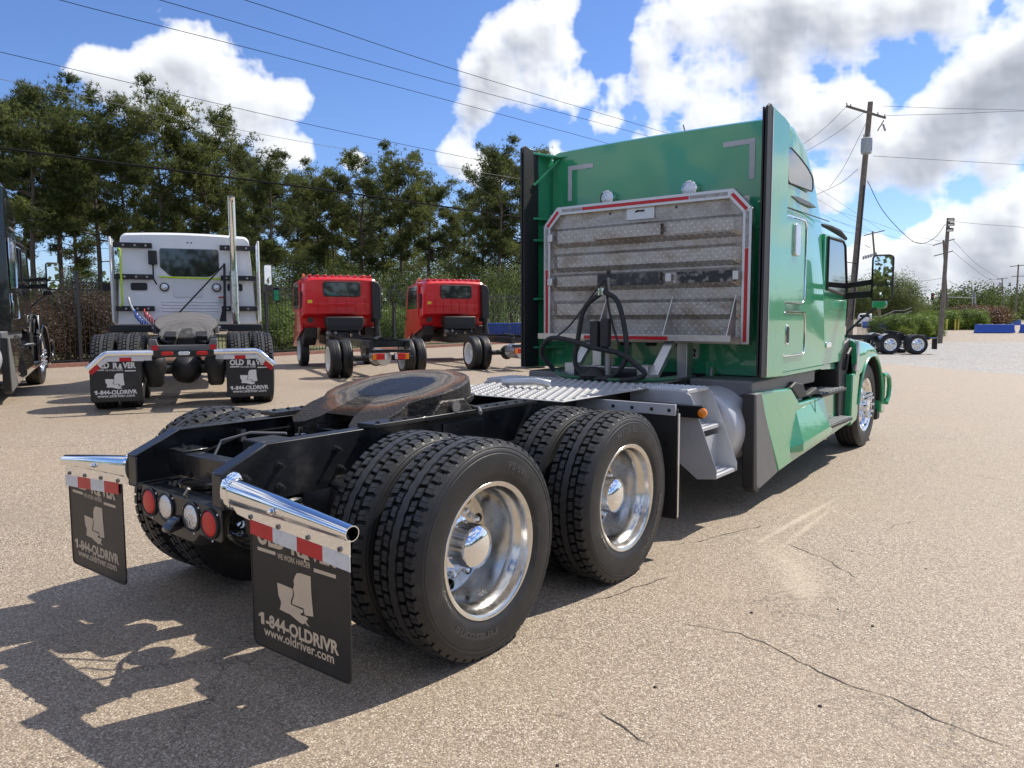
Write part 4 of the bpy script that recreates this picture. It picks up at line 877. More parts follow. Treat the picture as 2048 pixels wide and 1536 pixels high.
# cross members between the rails
def crossmember(y, z0, z1, holes=False):
    mb = MB(); mb.box(-0.345,0.345,y,y+0.008,z0,z1); mb.box(-0.345,0.345,y+0.008,y+0.09,z1-0.008,z1); mb.box(-0.345,0.345,y+0.008,y+0.09,z0,z0+0.008)
    c = mb.build('crossmember', FRAME, T, bevel=0.004)
    if holes:
        for k, (x, dz) in enumerate(((-.25,.06),(-.19,.06),(-.11,.055),(0.05,.05),(.17,.05),(.27,.06),(.31,.04))):
            MB().disc((x,y-0.0004,z0+dz+0.02),0.009,(0,-1,0),10,0.0008).build('bolt_hole', HOLE_DARK, c)  # no real opening: a black disc paints the shade inside the hole
        for x in (-.14,.24): bolt(c, (x,y,z0+0.02), (0,-1,0), 0.012, 0.015)
    return c
crossmember(-0.74, 0.815, 0.935, True)
for y in (0.05, 0.72, 1.42, 2.6, 3.4, 4.6): crossmember(y, 0.80, 0.98)
for s in (-1, 1):
    MB().box(min(s*0.20,s*0.345),max(s*0.20,s*0.345),-0.74,-0.60,0.937,0.947).build('gusset_plate', FRAME, T, bevel=0.003)
    for dx in (0.24, 0.31): bolt(T, (s*dx,-0.68,0.947),(0,0,1),0.011,0.018)
# tail light bar
LB = MB(); LB.prism([(-0.285,0.80),(0.42,0.775),(0.42,0.635),(0.405,0.625),(0.23,0.632),(0.20,0.60),(0.17,0.585),(-0.03,0.592),(-0.06,0.61),(-0.285,0.65)],'y',-0.915,-0.908); LB.box(-0.285,0.42,-0.908,-0.80,0.772,0.782)
lb = LB.build('light_bar', FRAME, T, bevel=0.003)
for (x, z, m, nm) in ((-0.205,0.722,REDL,'tail_light'),(-0.050,0.720,CLEARL,'reverse_light'),(0.175,0.708,CLEARL,'reverse_light'),(0.33,0.700,REDL,'tail_light')):
    g = MB().lathe([(0.071,-0.915),(0.071,-0.924),(0.064,-0.928),(0.060,-0.924)],'y',(x,0,z),28).build(nm+'_grommet', PLAST, lb)
    MB().lathe([(0.001,-0.932),(0.03,-0.931),(0.052,-0.928),(0.061,-0.922),(0.061,-0.915)],'y',(x,0,z),28).build(nm, m, lb, smooth=60)
    for a in (40, 160, 280): MB().disc((x+0.078*math.cos(R(a)),-0.915,z+0.078*math.sin(R(a))),0.005,(0,-1,0),8,0.003).build('screw', WTRIM, lb)
MB().prism([(-0.965,0.68),(-0.915,0.70),(-0.915,0.64),(-0.985,0.625),(-0.995,0.645)],'x',0.035,0.10).build('plate_lamp', BLACKP, lb, bevel=0.01)
MB().tube([(0.10,-0.90,0.785),(0.11,-0.91,0.80),(0.13,-0.90,0.83)],0.008).build('lamp_bracket', STEEL, lb)
# air lines and valve between the rails
for pts, m in (([(-0.15,-0.62,0.88),(-0.16,-0.55,0.98),(-0.05,-0.45,1.02),(0.12,-0.35,1.02)],WIREL),([(0.02,-0.62,0.88),(0.05,-0.52,0.96),(0.16,-0.45,0.99),(0.24,-0.40,0.96)],WIREL),([(-0.3,-0.6,0.9),(-0.3,-0.3,0.98),(-0.28,0.3,0.98)],WIRE),([(0.3,-0.5,0.85),(0.3,0.2,0.97),(0.26,0.7,0.98)],WIRE)):
    q = [Vector(p) for p in pts]; sp = [q[0]]
    for i in range(len(q)-1):
        for t in (0.33, 0.67, 1): sp.append(q[i].lerp(q[i+1], t))
    MB().tube(sp, 0.007, 6).build('air_line', m, T)
MB().lathe([(0.001,1.05),(0.012,1.05),(0.014,1.02),(0.03,1.015),(0.03,0.99),(0.045,0.985),(0.05,0.95),(0.09,0.94),(0.10,0.90)],'z',(0.17,-0.30,0),16).build('leveling_valve', BLACKP, T)
# deck plate with raised grips
dk = MB().box(-0.62,0.66,1.42,2.95,1.052,1.060).build('deck_plate', DECKM, T, bevel=0.003)
g = MB()
for i in range(18):
    for j in range(20):
        x = -0.58+i*0.071+(0.035 if j % 2 else 0); y = 1.47+j*0.075
        if x < 0.63: g.lathe([(0.023,1.060),(0.019,1.067),(0.012,1.071),(0.009,1.066)],'z',(x,y,0),8)
tag(g.build('deck_grip', DECKM, dk), kind='stuff')
MB().tube([(-0.30,2.0,1.10),(0.02,2.02,1.12),(0.10,2.08,1.10)],0.03).build('air_line_coupling', BRUSH, T)
# quarter flaps ahead of the drive wheels
for s in (1, -1):
    q = MB().box(min(s*0.60,s*1.235),max(s*0.60,s*1.235),1.945,1.957,0.245,1.00).build('front_mud_flap', FLAP, T, bevel=0.003)
    MB().box(min(s*0.44,s*1.225),max(s*0.44,s*1.225),1.925,1.944,0.955,1.03).build('flap_bracket', SATIN, q, bevel=0.003)
    MB().box(min(s*1.236,s*1.243),max(s*1.236,s*1.243),1.94,1.962,0.26,0.97).build('flap_edge_strip', BRUSH, q)
    for x in (0.75,0.9,1.05,1.18): bolt(q, (s*x,1.925,0.99),(0,-1,0),0.008,0.012)
    for z in (0.5,0.6,0.75): bolt(q, (s*1.15,1.945,z),(0,-1,0),0.010,0.010)
# access stair, tank and marker
xo = 1.0
def stair(s):
    ck = [(0.50,1.055),(0.96,1.05),(1.02,1.02),(1.235,0.47),(1.235,0.405),(1.08,0.385),(0.62,0.72),(0.50,0.80)]
    r = MB(); r.prism([(s*a,b) for a,b in ck],'y',2.62,2.628)
    st = r.build('access_stair', SATIN, T, bevel=0.003)
    MB().prism([(s*a,b) for a,b in ck],'y',3.02,3.028).build('stair_cheek', SATIN, st, bevel=0.003)
    for (x0,x1,z) in ((0.48,0.99,1.06),(0.93,1.09,0.77),(1.07,1.225,0.43)):
        t = MB().box(min(s*x0,s*x1),max(s*x0,s*x1),2.628,3.02,z-0.03,z).build('tread', SATIN, st, bevel=0.004)
        g = MB(); nx = max(3, int((x1-x0)/0.045))
        for i in range(nx):
            for j in range(8): g.lathe([(0.014,0),(0.011,0.006),(0.007,0.006)],'z',(s*(x0+(i+.5)*(x1-x0)/nx),2.66+j*0.046,z),8)
        tag(g.build('tread_grip', BRUSH, t), kind='stuff')
        if z < 1: MB().box(min(s*x0,s*(x0+.006)),max(s*x0,s*(x0+.006)),2.628,3.02,z,z+0.26).build('riser', SATIN, st)
    for (x,z) in ((0.75,0.70),(0.88,0.95),(1.0,0.90),(1.07,0.5),(1.15,0.43),(0.62,1.0),(0.95,0.6),(1.03,0.72)): MB().disc((s*x,2.62,z),0.008,(0,-1,0),8,0.005).build('rivet', SATIN, st)
    MB().box(min(s*0.5,s*1.15),max(s*0.5,s*1.15),2.55,2.61,0.86,0.955).build('lamp_arm', FRAME, T, bevel=0.006)
    ml = MB().lathe([(0.001,-0.03),(0.02,-0.028),(0.034,-0.018),(0.036,0.0)],'y',(s*1.15,2.548,0.905),16).build('marker_lamp', AMBER, T)
    tk = MB().lathe([(0.001,3.085),(0.16,3.088),(0.29,3.10),(0.325,3.115),(0.335,3.14),(0.335,4.9),(0.31,4.95),(0.001,4.97)],'y',(s*0.845,0,0.685),48).build('fuel_tank', SATIN, T, smooth=50)
    for y in (3.6,4.5): MB().lathe([(0.337,y-.03),(0.341,y-.03),(0.341,y+.03),(0.337,y+.03)],'y',(s*0.845,0,0.685),48).build('tank_strap', STEEL, tk)
stair(1); stair(-1)
# frame undersides, drive shaft
MB().cyl((0,1.6,0.62),(0,6.2,0.80),0.055).build('drive_shaft', FRAMED, T)
MB().box(-0.42,0.42,4.0,6.4,0.60,0.98).build('transmission', FRAMED, T, bevel=0.05)
MB().box(-0.98,0.98,3.98,6.3,0.99,1.10).build('cab_floor', FRAMED, T)
for s in (-1, 1): MB().cyl((s*0.55,3.7,0.85),(s*0.55,4.6,0.85),0.12).build('air_tank', FRAMED, T)
# side extenders
for s in (1, -1):
    X0, X1 = s*1.215, s*1.248
    e = MB().prism([(3.60,1.10),(4.03,1.085),(4.03,3.26),(3.90,3.29),(3.60,3.32)],'x',X0,X1).build('side_extender', GREEN, T, bevel=0.008)
    MB().prism([(3.485,1.11),(3.60,1.10),(3.60,3.32),(3.55,3.335),(3.485,3.30)],'x',s*1.226,s*1.246).build('rubber_edge', PLAST, e, bevel=0.004)
    MB().prism([(3.49,1.115),(3.735,1.10),(3.735,3.305),(3.49,3.298)],'x',s*1.200,s*1.2125).build('rubber_lining', PLAST, e)
    MB().box(min(s*1.232,s*1.2505),max(s*1.232,s*1.2505),3.602,3.617,1.12,3.30).build('edge_moulding', BRUSH, e)
    for z in (3.27,2.62,2.40,1.80,1.30):
        MB().prism([(s*1.21,3.62),(s*1.21,3.99),(s*0.98,3.99),(s*1.10,3.93)],'z',z-0.012,z+0.012).build('extender_bracket', GREEN, e, bevel=0.004)
    MB().bar((s*1.19,3.64,2.95),(s*1.10,3.97,3.25),0.02,0.02).build('extender_stay', GREEN, e)
# details on the rear wall
yb = 3.978
def strip(x0,x1,z0,z1,m,nm,par,y=yb,t=0.003): return MB().box(x0,x1,y-t,y,z0,z1).build(nm,m,par,smooth=None)
for s, c in ((-1,(-0.995,3.165)),(1,(0.968,3.175))):
    a, b = c
    if s < 0: strip(a,a+0.30,b-0.045,b,RIBBON,'tape_mark',T); strip(a,a+0.046,b-0.355,b-0.046,RIBBON,'tape_mark',T)
    else: strip(a-0.295,a,b-0.045,b,RIBBON,'tape_mark',T); strip(a-0.050,a,b-0.35,b-0.046,RIBBON,'tape_mark',T)
for x in (-0.485, 0.39):
    w = MB().lathe([(0.073,yb-0.005),(0.078,yb-0.05),(0.074,yb-0.085),(0.066,yb-0.088)],'y',(x,0,2.785),24).build('work_light', CHROME, T)
    MB().lathe([(0.001,yb-0.09),(0.04,yb-0.089),(0.068,yb-0.082)],'y',(x,0,2.785),24).build('lens', CLEARL, w)
    MB().box(x-0.03,x+0.03,yb-0.06,yb-0.002,2.66,2.72).build('light_bracket', CHROME, w)
MB().prism(rrect(0.40,0.47,1.22,1.34,0.008,2),'y',yb-0.003,yb-0.0005).build('warning_decal', WHITET, T)
MB().prism([(0.42,1.24),(0.45,1.24),(0.435,1.27),(0.455,1.30),(0.415,1.32),(0.43,1.28)],'y',yb-0.005,yb-0.0032).build('decal_print', PLAST, T)
strip(-1.12,1.12,1.085,1.20,GREEN,'rear_sill',T,yb-0.0,0.03)
for x in (-0.30,-0.02,0.27): MB().prism(rrect(x-0.06,x+0.06,1.33,1.40,0.02,3),'y',yb-0.004,yb-0.0005).build('vent_plug', PLAST, T)
for s in (-1,1):
    MB().prism(rrect(s*0.62-0.04,s*0.62+0.04,1.0,1.2,0.02,3),'y',3.90,3.975).build('cab_mount', GREEN, T, bevel=0.006)
    MB().cyl((s*0.68,3.8,1.06),(s*0.62,3.95,1.16),0.022).build('cab_damper', BRUSH, T)
MB().cyl((-0.09,4.9,3.42),(-0.13,4.85,3.62),0.006,n=6).build('antenna', PLAST, T)

# ---- headache rack
RK = empty('headache_rack', (0,0,0)); RK.parent = T
yr = 3.70
prof = [(0.0,2.64),(0.0,2.495),(-0.055,2.465),(-0.055,2.345),(0.0,2.30),(0.0,2.245),(-0.055,2.215),(-0.055,2.105),(0.0,2.06),(0.0,2.04),(-0.055,2.015),(-0.055,1.915),(0.0,1.87),(0.0,1.775),(-0.055,1.745),(-0.055,1.635),(0.0,1.59),(0.0,1.44)]
def rack_strip(x0, x1, amp):
    mb = MB(); n = len(prof)
    cut = lambda x, z: z
    vs = [(x0, yr+amp*dy, z) for dy, z in prof]+[(x1, yr+amp*dy, z) for dy, z in prof]
    mb.add(vs, [(i, i+1, n+i+1, n+i) for i in range(n-1)]); return mb
pn = MB()
xs_ = [(-1.02,-0.94,0),(-0.94,-0.88,1)]
n = len(prof); cols = [(-1.03,0.35),(-0.97,0.45),(-0.90,1.0),(0.90,1.0),(0.97,0.35),(1.03,0.0)]
vs = [(x, yr+a*dy, z) for x, a in cols for dy, z in prof]
pn.add(vs, [(c*n+i, c*n+i+1, (c+1)*n+i+1, (c+1)*n+i) for c in range(len(cols)-1) for i in range(n-1)])
pn.build('rack_panel', RACKM, RK, smooth=None)
MB().prism([(-1.06,1.40),(1.06,1.40),(1.06,2.52),(0.90,2.68),(-0.90,2.68),(-1.06,2.52)],'y',yr+0.004,yr+0.02).build('rack_back', WORN, RK)
O = [(-1.075,1.375),(-1.075,2.53),(-0.91,2.705),(0.91,2.705),(1.075,2.53),(1.075,1.375)]; I = [(-0.995,1.375),(-0.995,2.495),(-0.875,2.625),(0.875,2.625),(0.995,2.495),(0.995,1.375)]
for k in range(5):
    q = [O[k],O[k+1],I[k+1],I[k]]; MB().prism(q,'y',yr-0.05,yr+0.03).build('rack_border', BRUSH, RK, bevel=0.003)
def tape(p, q, t0, t1, m, off=0.5, w=0.030):
    (a,b),(c,d) = p, q; dx, dz = c-a, d-b; L = math.hypot(dx,dz); nx, nz = -dz/L, dx/L
    A = (a+dx*t0, b+dz*t0); B = (a+dx*t1, b+dz*t1)
    pl = [(A[0]+nx*w/2,A[1]+nz*w/2),(B[0]+nx*w/2,B[1]+nz*w/2),(B[0]-nx*w/2,B[1]-nz*w/2),(A[0]-nx*w/2,A[1]-nz*w/2)]
    MB().prism(pl,'y',yr-0.0525,yr-0.0502).build('reflective_tape', m, RK, smooth=None)
mid = [((o[0]+i[0])/2,(o[1]+i[1])/2) for o, i in zip(O, I)]; mid[0] = (mid[0][0],1.40); mid[-1] = (mid[-1][0],1.39)
tape(mid[0],mid[1],0.0,0.62,REDT); tape(mid[0],mid[1],0.63,0.99,SILT)
tape(mid[1],mid[2],0.04,0.96,REDT); tape(mid[2],mid[3],0.02,0.15,SILT); tape(mid[2],mid[3],0.155,0.78,REDT); tape(mid[2],mid[3],0.785,0.98,SILT)
tape(mid[3],mid[4],0.04,0.96,REDT); tape(mid[4],mid[5],0.01,0.28,SILT); tape(mid[4],mid[5],0.285,0.995,REDT)
# bottom tray, red tape on it, gussets
tr = MB().box(-0.993,0.993,yr-0.26,yr-0.002,1.425,1.44); tr.box(-0.993,0.993,yr-0.266,yr-0.26,1.40,1.455); tr = tr.build('rack_tray', WORN, RK, bevel=0.003)
MB().box(-0.45,0.42,yr-0.2695,yr-0.2665,1.408,1.44).build('reflective_tape', REDT, RK, smooth=None)
MB().box(-1.07,0.993,yr-0.05,yr+0.03,1.375,1.424).build('rack_sill', WORN, RK, bevel=0.003)
for x in (-0.52,-0.33,0.36,0.95): MB().prism([(yr-0.05,1.44),(yr-0.25,1.44),(yr-0.05,1.80)],'x',x-0.004,x+0.004).build('gusset', BRUSH, RK)
# tie channels on the ridges
def channel(x0,x1,z,m):
    c = MB(); c.box(x0,x1,yr-0.115,yr-0.105,z-0.055,z+0.055); c.box(x0,x1,yr-0.105,yr-0.056,z+0.045,z+0.055); c.box(x0,x1,yr-0.105,yr-0.056,z-0.055,z-0.045); return c.build('tie_channel', m, RK, bevel=0.002)
SMEAR = mat('black_smeared_aluminium', (0.34,0.32,0.30), 0.5, 0.5, var=0.4, vscale=14, dust=((0.025,0.027,0.034),0.42,0.52,0.95))
TPL = tread_plate('diamond_plate_cover', (0.62, 0.58, 0.53), 0.5, 15.0)
SMEAR2 = mat('black_channel', (0.06,0.06,0.065), 0.5, 0.5, var=0.5, vscale=18, dust=((0.22,0.21,0.20),0.55,0.68,0.8))
channel(-0.45,0.26,2.405,TPL); channel(-0.40,0.26,1.965,SMEAR2)
for (x0,x1,z) in ((0.36,0.93,2.405),(0.40,0.95,1.965)): MB().box(x0,x1,yr-0.064,yr-0.057,z-0.05,z+0.05).build('ridge_cover', TPL if z > 2.2 else SMEAR, RK, bevel=0.002)
for (x,z) in ((-0.97,2.40),(-0.97,1.965),(0.33,1.965),(0.96,1.965)): MB().prism(rrect(x-0.03,x+0.03,z-0.04,z+0.04,0.01,3),'y',yr-0.10,yr-0.06).build('d_ring', BRUSH, RK, bevel=0.008)
MB().box(-0.145,0.145,yr-0.012,yr-0.002,2.52,2.635).build('data_plate', BRUSH, RK, bevel=0.002)
MB().tube([(-0.05,yr-0.014,2.59),(-0.02,yr-0.035,2.60),(0.02,yr-0.035,2.595),(0.04,yr-0.014,2.60)],0.006).build('pull_handle', PLAST, RK)
for x in (-0.33,0.36): MB().disc((x,yr-0.002,2.60),0.013,(0,-1,0),12,0.001).build('panel_hole', HOLE_DARK, RK)  # flat disc, the hole's inner shade painted as black
# legs and braces down to the frame
for s in (-1, 1):
    MB().box(min(s*0.40,s*0.50),max(s*0.40,s*0.50),yr-0.03,yr+0.10,1.0,1.39).build('rack_leg', BRUSH, RK, bevel=0.004)
    MB().bar((s*0.42,yr-0.20,1.385),(s*0.42,yr-0.52,1.10),0.09,0.05).build('rack_brace', BRUSH, RK, bevel=0.004)
    MB().box(min(s*0.36,s*0.52),max(s*0.36,s*0.52),yr-0.62,yr+0.12,1.045,1.075).build('rack_foot', WORN, RK, bevel=0.003)
    MB().box(min(s*0.32,s*0.42),max(s*0.32,s*0.42),yr-0.64,yr-0.50,1.0,1.20).build('rack_mount', BRUSH, RK, bevel=0.004)
MB().box(-0.40,0.40,yr-0.50,yr-0.44,1.13,1.17).build('rack_crossbar', BRUSH, RK, bevel=0.003)

# ---- hose pole with looped air and power lines
px, py = 0.10, 2.95
pole = MB().tube([(px,py,1.06),(px,py,1.55)],0.028,12).tube([(px,py,1.55),(px,py,1.95)],0.014,8).build('hose_pole', STEEL, T)
MB().tube([(px,py,1.95),(px,py,2.01)],0.02,10).build('pole_tip', PLAST, pole)
MB().box(px-0.14,px-0.06,py-0.08,py-0.02,1.33,1.58).build('hose_holder', PLAST, pole, bevel=0.01)
MB().box(px-0.03,px+0.05,py-0.09,py-0.03,1.36,1.60).build('hose_holder', PLAST, pole, bevel=0.01)
def spline(pts, k=8):
    P = [Vector(p) for p in pts]; P = [P[0]*2-P[1]]+P+[P[-1]*2-P[-2]]; out = []
    for i in range(1, len(P)-2):
        for j in range(k):
            t = j/k; a, b, c, d = P[i-1], P[i], P[i+1], P[i+2]
            out.append(0.5*((2*b)+(c-a)*t+(2*a-5*b+4*c-d)*t*t+(3*b-3*c+d-a)*t**3))
    return out+[P[-2]]
HOSE = mat('wrapped_hose', (0.013,0.014,0.015), 0.5, var=0.3, vscale=20, bump=0.8, bscale=55)
MB().tube(spline([(px-0.02,py-0.05,1.83),(px-0.20,py-0.05,1.70),(px-0.27,py-0.05,1.45),(px-0.30,py-0.05,1.2),(px-0.18,py-0.05,1.10),(px+0.05,py-0.08,1.09)]),0.022,10).build('hose', HOSE, T)
MB().tube(spline([(px-0.02,py-0.05,1.83),(px+0.12,py-0.05,1.74),(px+0.20,py-0.05,1.45),(px+0.20,py-0.06,1.25),(px+0.10,py-0.08,1.12),(px-0.05,py-0.10,1.085)]),0.022,10).build('hose', HOSE, T)
MB().tube(spline([(px-0.62,py+0.1,1.12),(px-0.70,py,1.28),(px-0.58,py-0.05,1.42),(px-0.35,py-0.06,1.41),(px-0.1,py-0.07,1.35),(px+0.15,py-0.07,1.31),(px+0.30,py-0.06,1.22),(px+0.38,py-0.05,1.14),(px+0.25,py-0.08,1.09),(px+0.0,py-0.1,1.085)]),0.022,10).build('hose', HOSE, T)
MB().tube(spline([(px-0.62,py+0.1,1.12),(px-0.45,py,1.085),(px-0.2,py-0.05,1.085),(px+0.1,py-0.1,1.085),(px+0.4,py-0.02,1.09),(px+0.55,py+0.15,1.10)]),0.018,8).build('power_cable', GREENH, T)
MB().tube(spline([(px-0.01,py-0.03,1.93),(px+0.03,py-0.05,1.7),(px+0.09,py-0.05,1.5),(px+0.15,py-0.06,1.36)]),0.009,6).build('hanger_strap', FRAMED, T)
MB().tube(spline([(px-0.02,py-0.03,1.93),(px-0.15,py-0.05,1.78),(px-0.35,py-0.05,1.55),(px-0.50,py-0.05,1.44)]),0.008,6).build('hanger_strap', FRAMED, T)
MB().tube([(px-0.04,py-0.052,1.80),(px-0.04,py-0.052,1.86)],0.032,10).build('hose_clamp', CHROME, T)
MB().lathe([(0.03,1.07),(0.11,1.075),(0.13,1.11),(0.10,1.15),(0.04,1.18)],'z',(px-0.15,py,0),14).build('valve_body', FRAMED, T)
MB().box(-0.35,0.30,3.1,3.5,1.05,1.16).build('junction_box', FRAMED, T, bevel=0.03)

# ---- small chassis hardware
rb = random.Random(4)
for s in (1, -1):
    for y in (0.20,0.42,0.62,0.84,1.0,1.62,1.80,2.1,2.3):
        for z in (0.83,0.97): bolt(T, (s*0.43,y,z), (s,0,0), 0.012, 0.022)
    MB().box(min(s*0.432,s*0.445),max(s*0.432,s*0.445),0.50,0.86,0.70,1.0).build('suspension_bracket', FRAME, T, bevel=0.004)
    MB().tube(spline([(s*0.40,-0.5,0.95),(s*0.41,0.1,0.93),(s*0.40,0.8,0.96),(s*0.41,1.6,0.94),(s*0.40,2.6,0.95)]),0.014,6).build('wire_loom', WIRE, T)
    for y in (-0.3,0.35,1.1): MB().box(min(s*0.37,s*0.42),max(s*0.37,s*0.42),y,y+0.03,0.92,0.99).build('loom_clip', STEEL, T)
MB().prism(rrect(0.62,0.78,0.86,0.93,0.008,2),'x',0.4305,0.4325).build('frame_decal', mat('orange_decal',(0.45,0.16,0.06),0.5), T)
MB().tube(spline([(0.15,-0.70,0.80),(0.20,-0.60,0.78),(0.10,-0.45,0.86),(0.0,-0.2,0.90),(0.05,0.1,0.92)]),0.012,6).build('air_line', WIRE, T)
MB().box(-0.18,0.02,-0.42,-0.22,0.84,0.97).build('abs_module', PLAST, T, bevel=0.01)
MB().lathe([(0.001,0.35),(0.075,0.36),(0.08,0.40),(0.08,0.62),(0.075,0.66),(0.001,0.67)],'z',(-0.10,-0.35,0.0),16).build('brake_booster', FRAMED, T)

# ------------------------------------------------------------------ parked trucks
HEAD = YAW+R(22.2)                # the parked row points this way
def root_at(name, s, d, rz, label, cat, group=None):
    p = site(s, d); return empty(name, (p.x, p.y, hgt(p.x, p.y)), rz, label, cat, group)

# white day cab
Wt = root_at('semi_truck', -4.79, 11.15, YAW+R(21.6), 'white day cab semi truck with tall chrome exhaust stack, seen from behind', 'truck', 'semi trucks in the lot')
WS = mat('off_white_panel', (0.74,0.75,0.76), 0.35, coat=0.6)  # a slightly darker white for the pressed panel
for s in (1, -1):
    c_rail(Wt, 0.43, s, -0.80, 6.0, 1.0, 0.74, 0.12, FRAME)
    for y in (0, 1.32):
        wheel(Wt, s*1.06, y, TZ, 'drive', s, True); wheel(Wt, s*0.73, y, TZ, 'drive', s, False)
    wheel(Wt, s*1.04, 5.6, TZ, 'steer', s, True)
    h = MB().tube([(s*0.38,-0.86,0.80),(s*0.92,-0.86,0.80),(s*0.97,-0.86,0.785),(s*1.17,-0.86,0.60)], 0.042, 12).build('flap_hanger', CHROME, Wt)
    k = MB(); k.box(min(s*.40,s*.95),max(s*.40,s*.95),-0.885,-0.875,0.70,0.79); k.build('hanger_strip', BRUSH, h)
    for x0, m in ((0.50,WHITET),(0.645,REDT),(0.79,WHITET)): MB().box(min(s*x0,s*(x0+.145)),max(s*x0,s*(x0+.145)),-0.891,-0.886,0.695,0.745).build('reflective_strip', m, h, smooth=None)
    for t0, t1, m in ((0.0,0.5,WHITET),(0.5,1.0,REDT)):
        a, b = Vector((s*0.93,-0.892,0.735)), Vector((s*1.14,-0.892,0.545)); p, q = a.lerp(b,t0), a.lerp(b,t1); nrm = Vector((s*0.67,0,0.74))*0.028
        MB().add([p-nrm,q-nrm,q+nrm,p+nrm,p-nrm+Vector((0,.004,0)),q-nrm+Vector((0,.004,0)),q+nrm+Vector((0,.004,0)),p+nrm+Vector((0,.004,0))],[(0,1,2,3),(7,6,5,4),(0,4,5,1),(1,5,6,2),(2,6,7,3),(3,7,4,0)]).build('reflective_strip', m, h, smooth=None)
    mud_flap(Wt, min(s*0.53,s*1.15), max(s*0.53,s*1.15), -0.865, 0.16, 0.70, PRINTW)
    MB().box(min(s*0.40,s*1.20),max(s*0.40,s*1.20),1.95,2.05,1.03,1.16).build('quarter_fender', PLAST, Wt, bevel=0.02)
    # back of the cab: side extender and its black mounts
    e = MB().prism([(2.62,1.20),(3.1,1.15),(3.1,2.62),(2.62,2.66)],'x',s*1.19,s*1.225).build('side_extender', WHITEP, Wt, bevel=0.012)
    for z in (2.52,1.98,1.43):
        br = MB().box(min(s*0.55,s*1.16),max(s*0.55,s*1.16),2.60,2.66,z-0.045,z+0.045).build('extender_mount', FRAMED, e, bevel=0.005)
        for x in (0.65,0.82,1.0): MB().disc((s*x,2.60,z),0.018,(0,-1,0),10,0.004).build('mount_hole', GREYMET, br)
    MB().prism(rrect(min(s*0.66,s*0.92),max(s*0.66,s*0.92),1.75,1.88,0.03,4),'y',2.70,2.715).build('rear_vent', PLAST, Wt)
    lm = MB().lathe([(0.078,2.715),(0.078,2.69),(0.06,2.685)],'y',(s*0.43+0.045,0,1.81),20).build('rear_lamp', PLAST, Wt); MB().lathe([(0.001,2.682),(0.045,2.684),(0.06,2.69)],'y',(s*0.43+0.045,0,1.81),20).build('lamp_lens', CLEARL, lm)
    m = MB().prism(rrect(min(s*1.42,s*1.60),max(s*1.42,s*1.60),1.80,2.38,0.04,4),'y',4.75,4.85).build('mirror', PLAST, Wt, bevel=0.015)
    MB().prism(rrect(min(s*1.44,s*1.58),max(s*1.44,s*1.58),1.95,2.36,0.03,4),'y',4.742,4.749).build('mirror_glass', MIRR, m)
    MB().bar((s*1.1,4.9,2.0),(s*1.45,4.8,2.05),0.04,0.05).build('mirror_arm', PLAST, m)
    MB().box(s*0.5-0.11,s*0.5+0.11,3.6,3.8,2.78,2.84).build('roof_marker', GREYMET, Wt, bevel=0.02)
cbr = [(2.72,1.14,1.05,1.16,2.70,0.10,0.03),(2.76,1.16,1.06,1.14,2.74,0.12,0.03),(3.4,1.17,1.06,1.1,2.80,0.16,0.03),(4.2,1.15,1.02,1.05,2.76,0.2,0.03),(4.5,1.10,0.98,1.05,2.55,0.16,0.03),(5.0,1.0,0.90,1.05,1.75,0.12,0.03),(6.2,0.9,0.7,0.9,1.55,0.2,0.03)]
cbo = MB().loft([cab_ring(*q) for q in cbr]).build('cab', WHITEP, Wt, smooth=32)
MB().prism([(-0.44,2.46),(-0.42,2.49),(0.50,2.49),(0.53,2.46),(0.53,2.14),(0.40,2.02),(0.34,2.0),(-0.24,2.0),(-0.30,2.02),(-0.44,2.16)],'y',2.705,2.722).build('rear_window', GLASS, Wt, bevel=0.006)
for k in range(4): MB().box(-0.44,0.50,2.705,2.722,1.38+k*0.055,1.405+k*0.055).build('pressed_rib', WHITEP, cbo, bevel=0.01)
MB().prism(rrect(-0.25,0.25,1.63,1.92,0.05,4),'y',2.708,2.722).build('pressed_panel', WS, cbo, bevel=0.006)
for x in (0.02, 0.08): MB().disc((x,2.72,2.60),0.014,(0,-1,0),10,0.004).build('roof_plug', PLAST, cbo)
MB().tube([(-1.08,2.60,2.46),(-1.05,2.58,2.44),(-1.05,2.58,1.50),(-1.09,2.60,1.47)],0.018,8).build('grab_handle', LIME, Wt)
MB().tube([(-0.46,2.66,1.985),(0.55,2.66,1.965)],0.016,8).build('grab_bar', LIME, Wt)
sp = []
st = MB().tube([(0.80,2.56,1.10),(0.78,2.55,1.25),(0.775,2.55,2.0),(0.775,2.55,3.30),(0.775,2.50,3.42)],[0.06,0.062,0.062,0.062,0.062],16,cap=False).build('exhaust_stack', CHROME, Wt)
MB().disc((0.775,2.503,3.41),0.055,(0,-0.4,1),16,0.003).build('stack_bore', HOLE_DARK, st)  # black disc paints the dark down the pipe
MB().tube([(0.775,2.55,1.35),(0.775,2.55,2.1)],0.078,16).build('heat_shield', ALU, st)
MB().prism([(0.50,1.20),(0.62,1.20),(0.64,2.24),(0.60,2.24),(0.58,1.5)],'y',2.58,2.62).build('stack_stand', FRAMED, Wt, bevel=0.005)
MB().bar((0.62,2.58,2.22),(-0.24,2.40,1.26),0.025,0.025).build('stack_brace', FRAMED, Wt)
MB().box(-0.62,-0.48,2.62,2.70,2.20,2.44).build('wiring_box', PLAST, Wt, bevel=0.01); MB().tube([(-0.55,2.65,2.2),(-0.55,2.62,1.95),(-0.5,2.62,1.85)],0.012).build('wiring_lead', WIRE, Wt)
MB().prism(rrect(0.50,0.63,1.54,1.65,0.01,2),'y',2.70,2.7185).build('warning_sticker', WHITET, Wt); MB().box(0.50,0.63,2.698,2.6995,1.62,1.65).build('sticker_band', REDT, Wt)
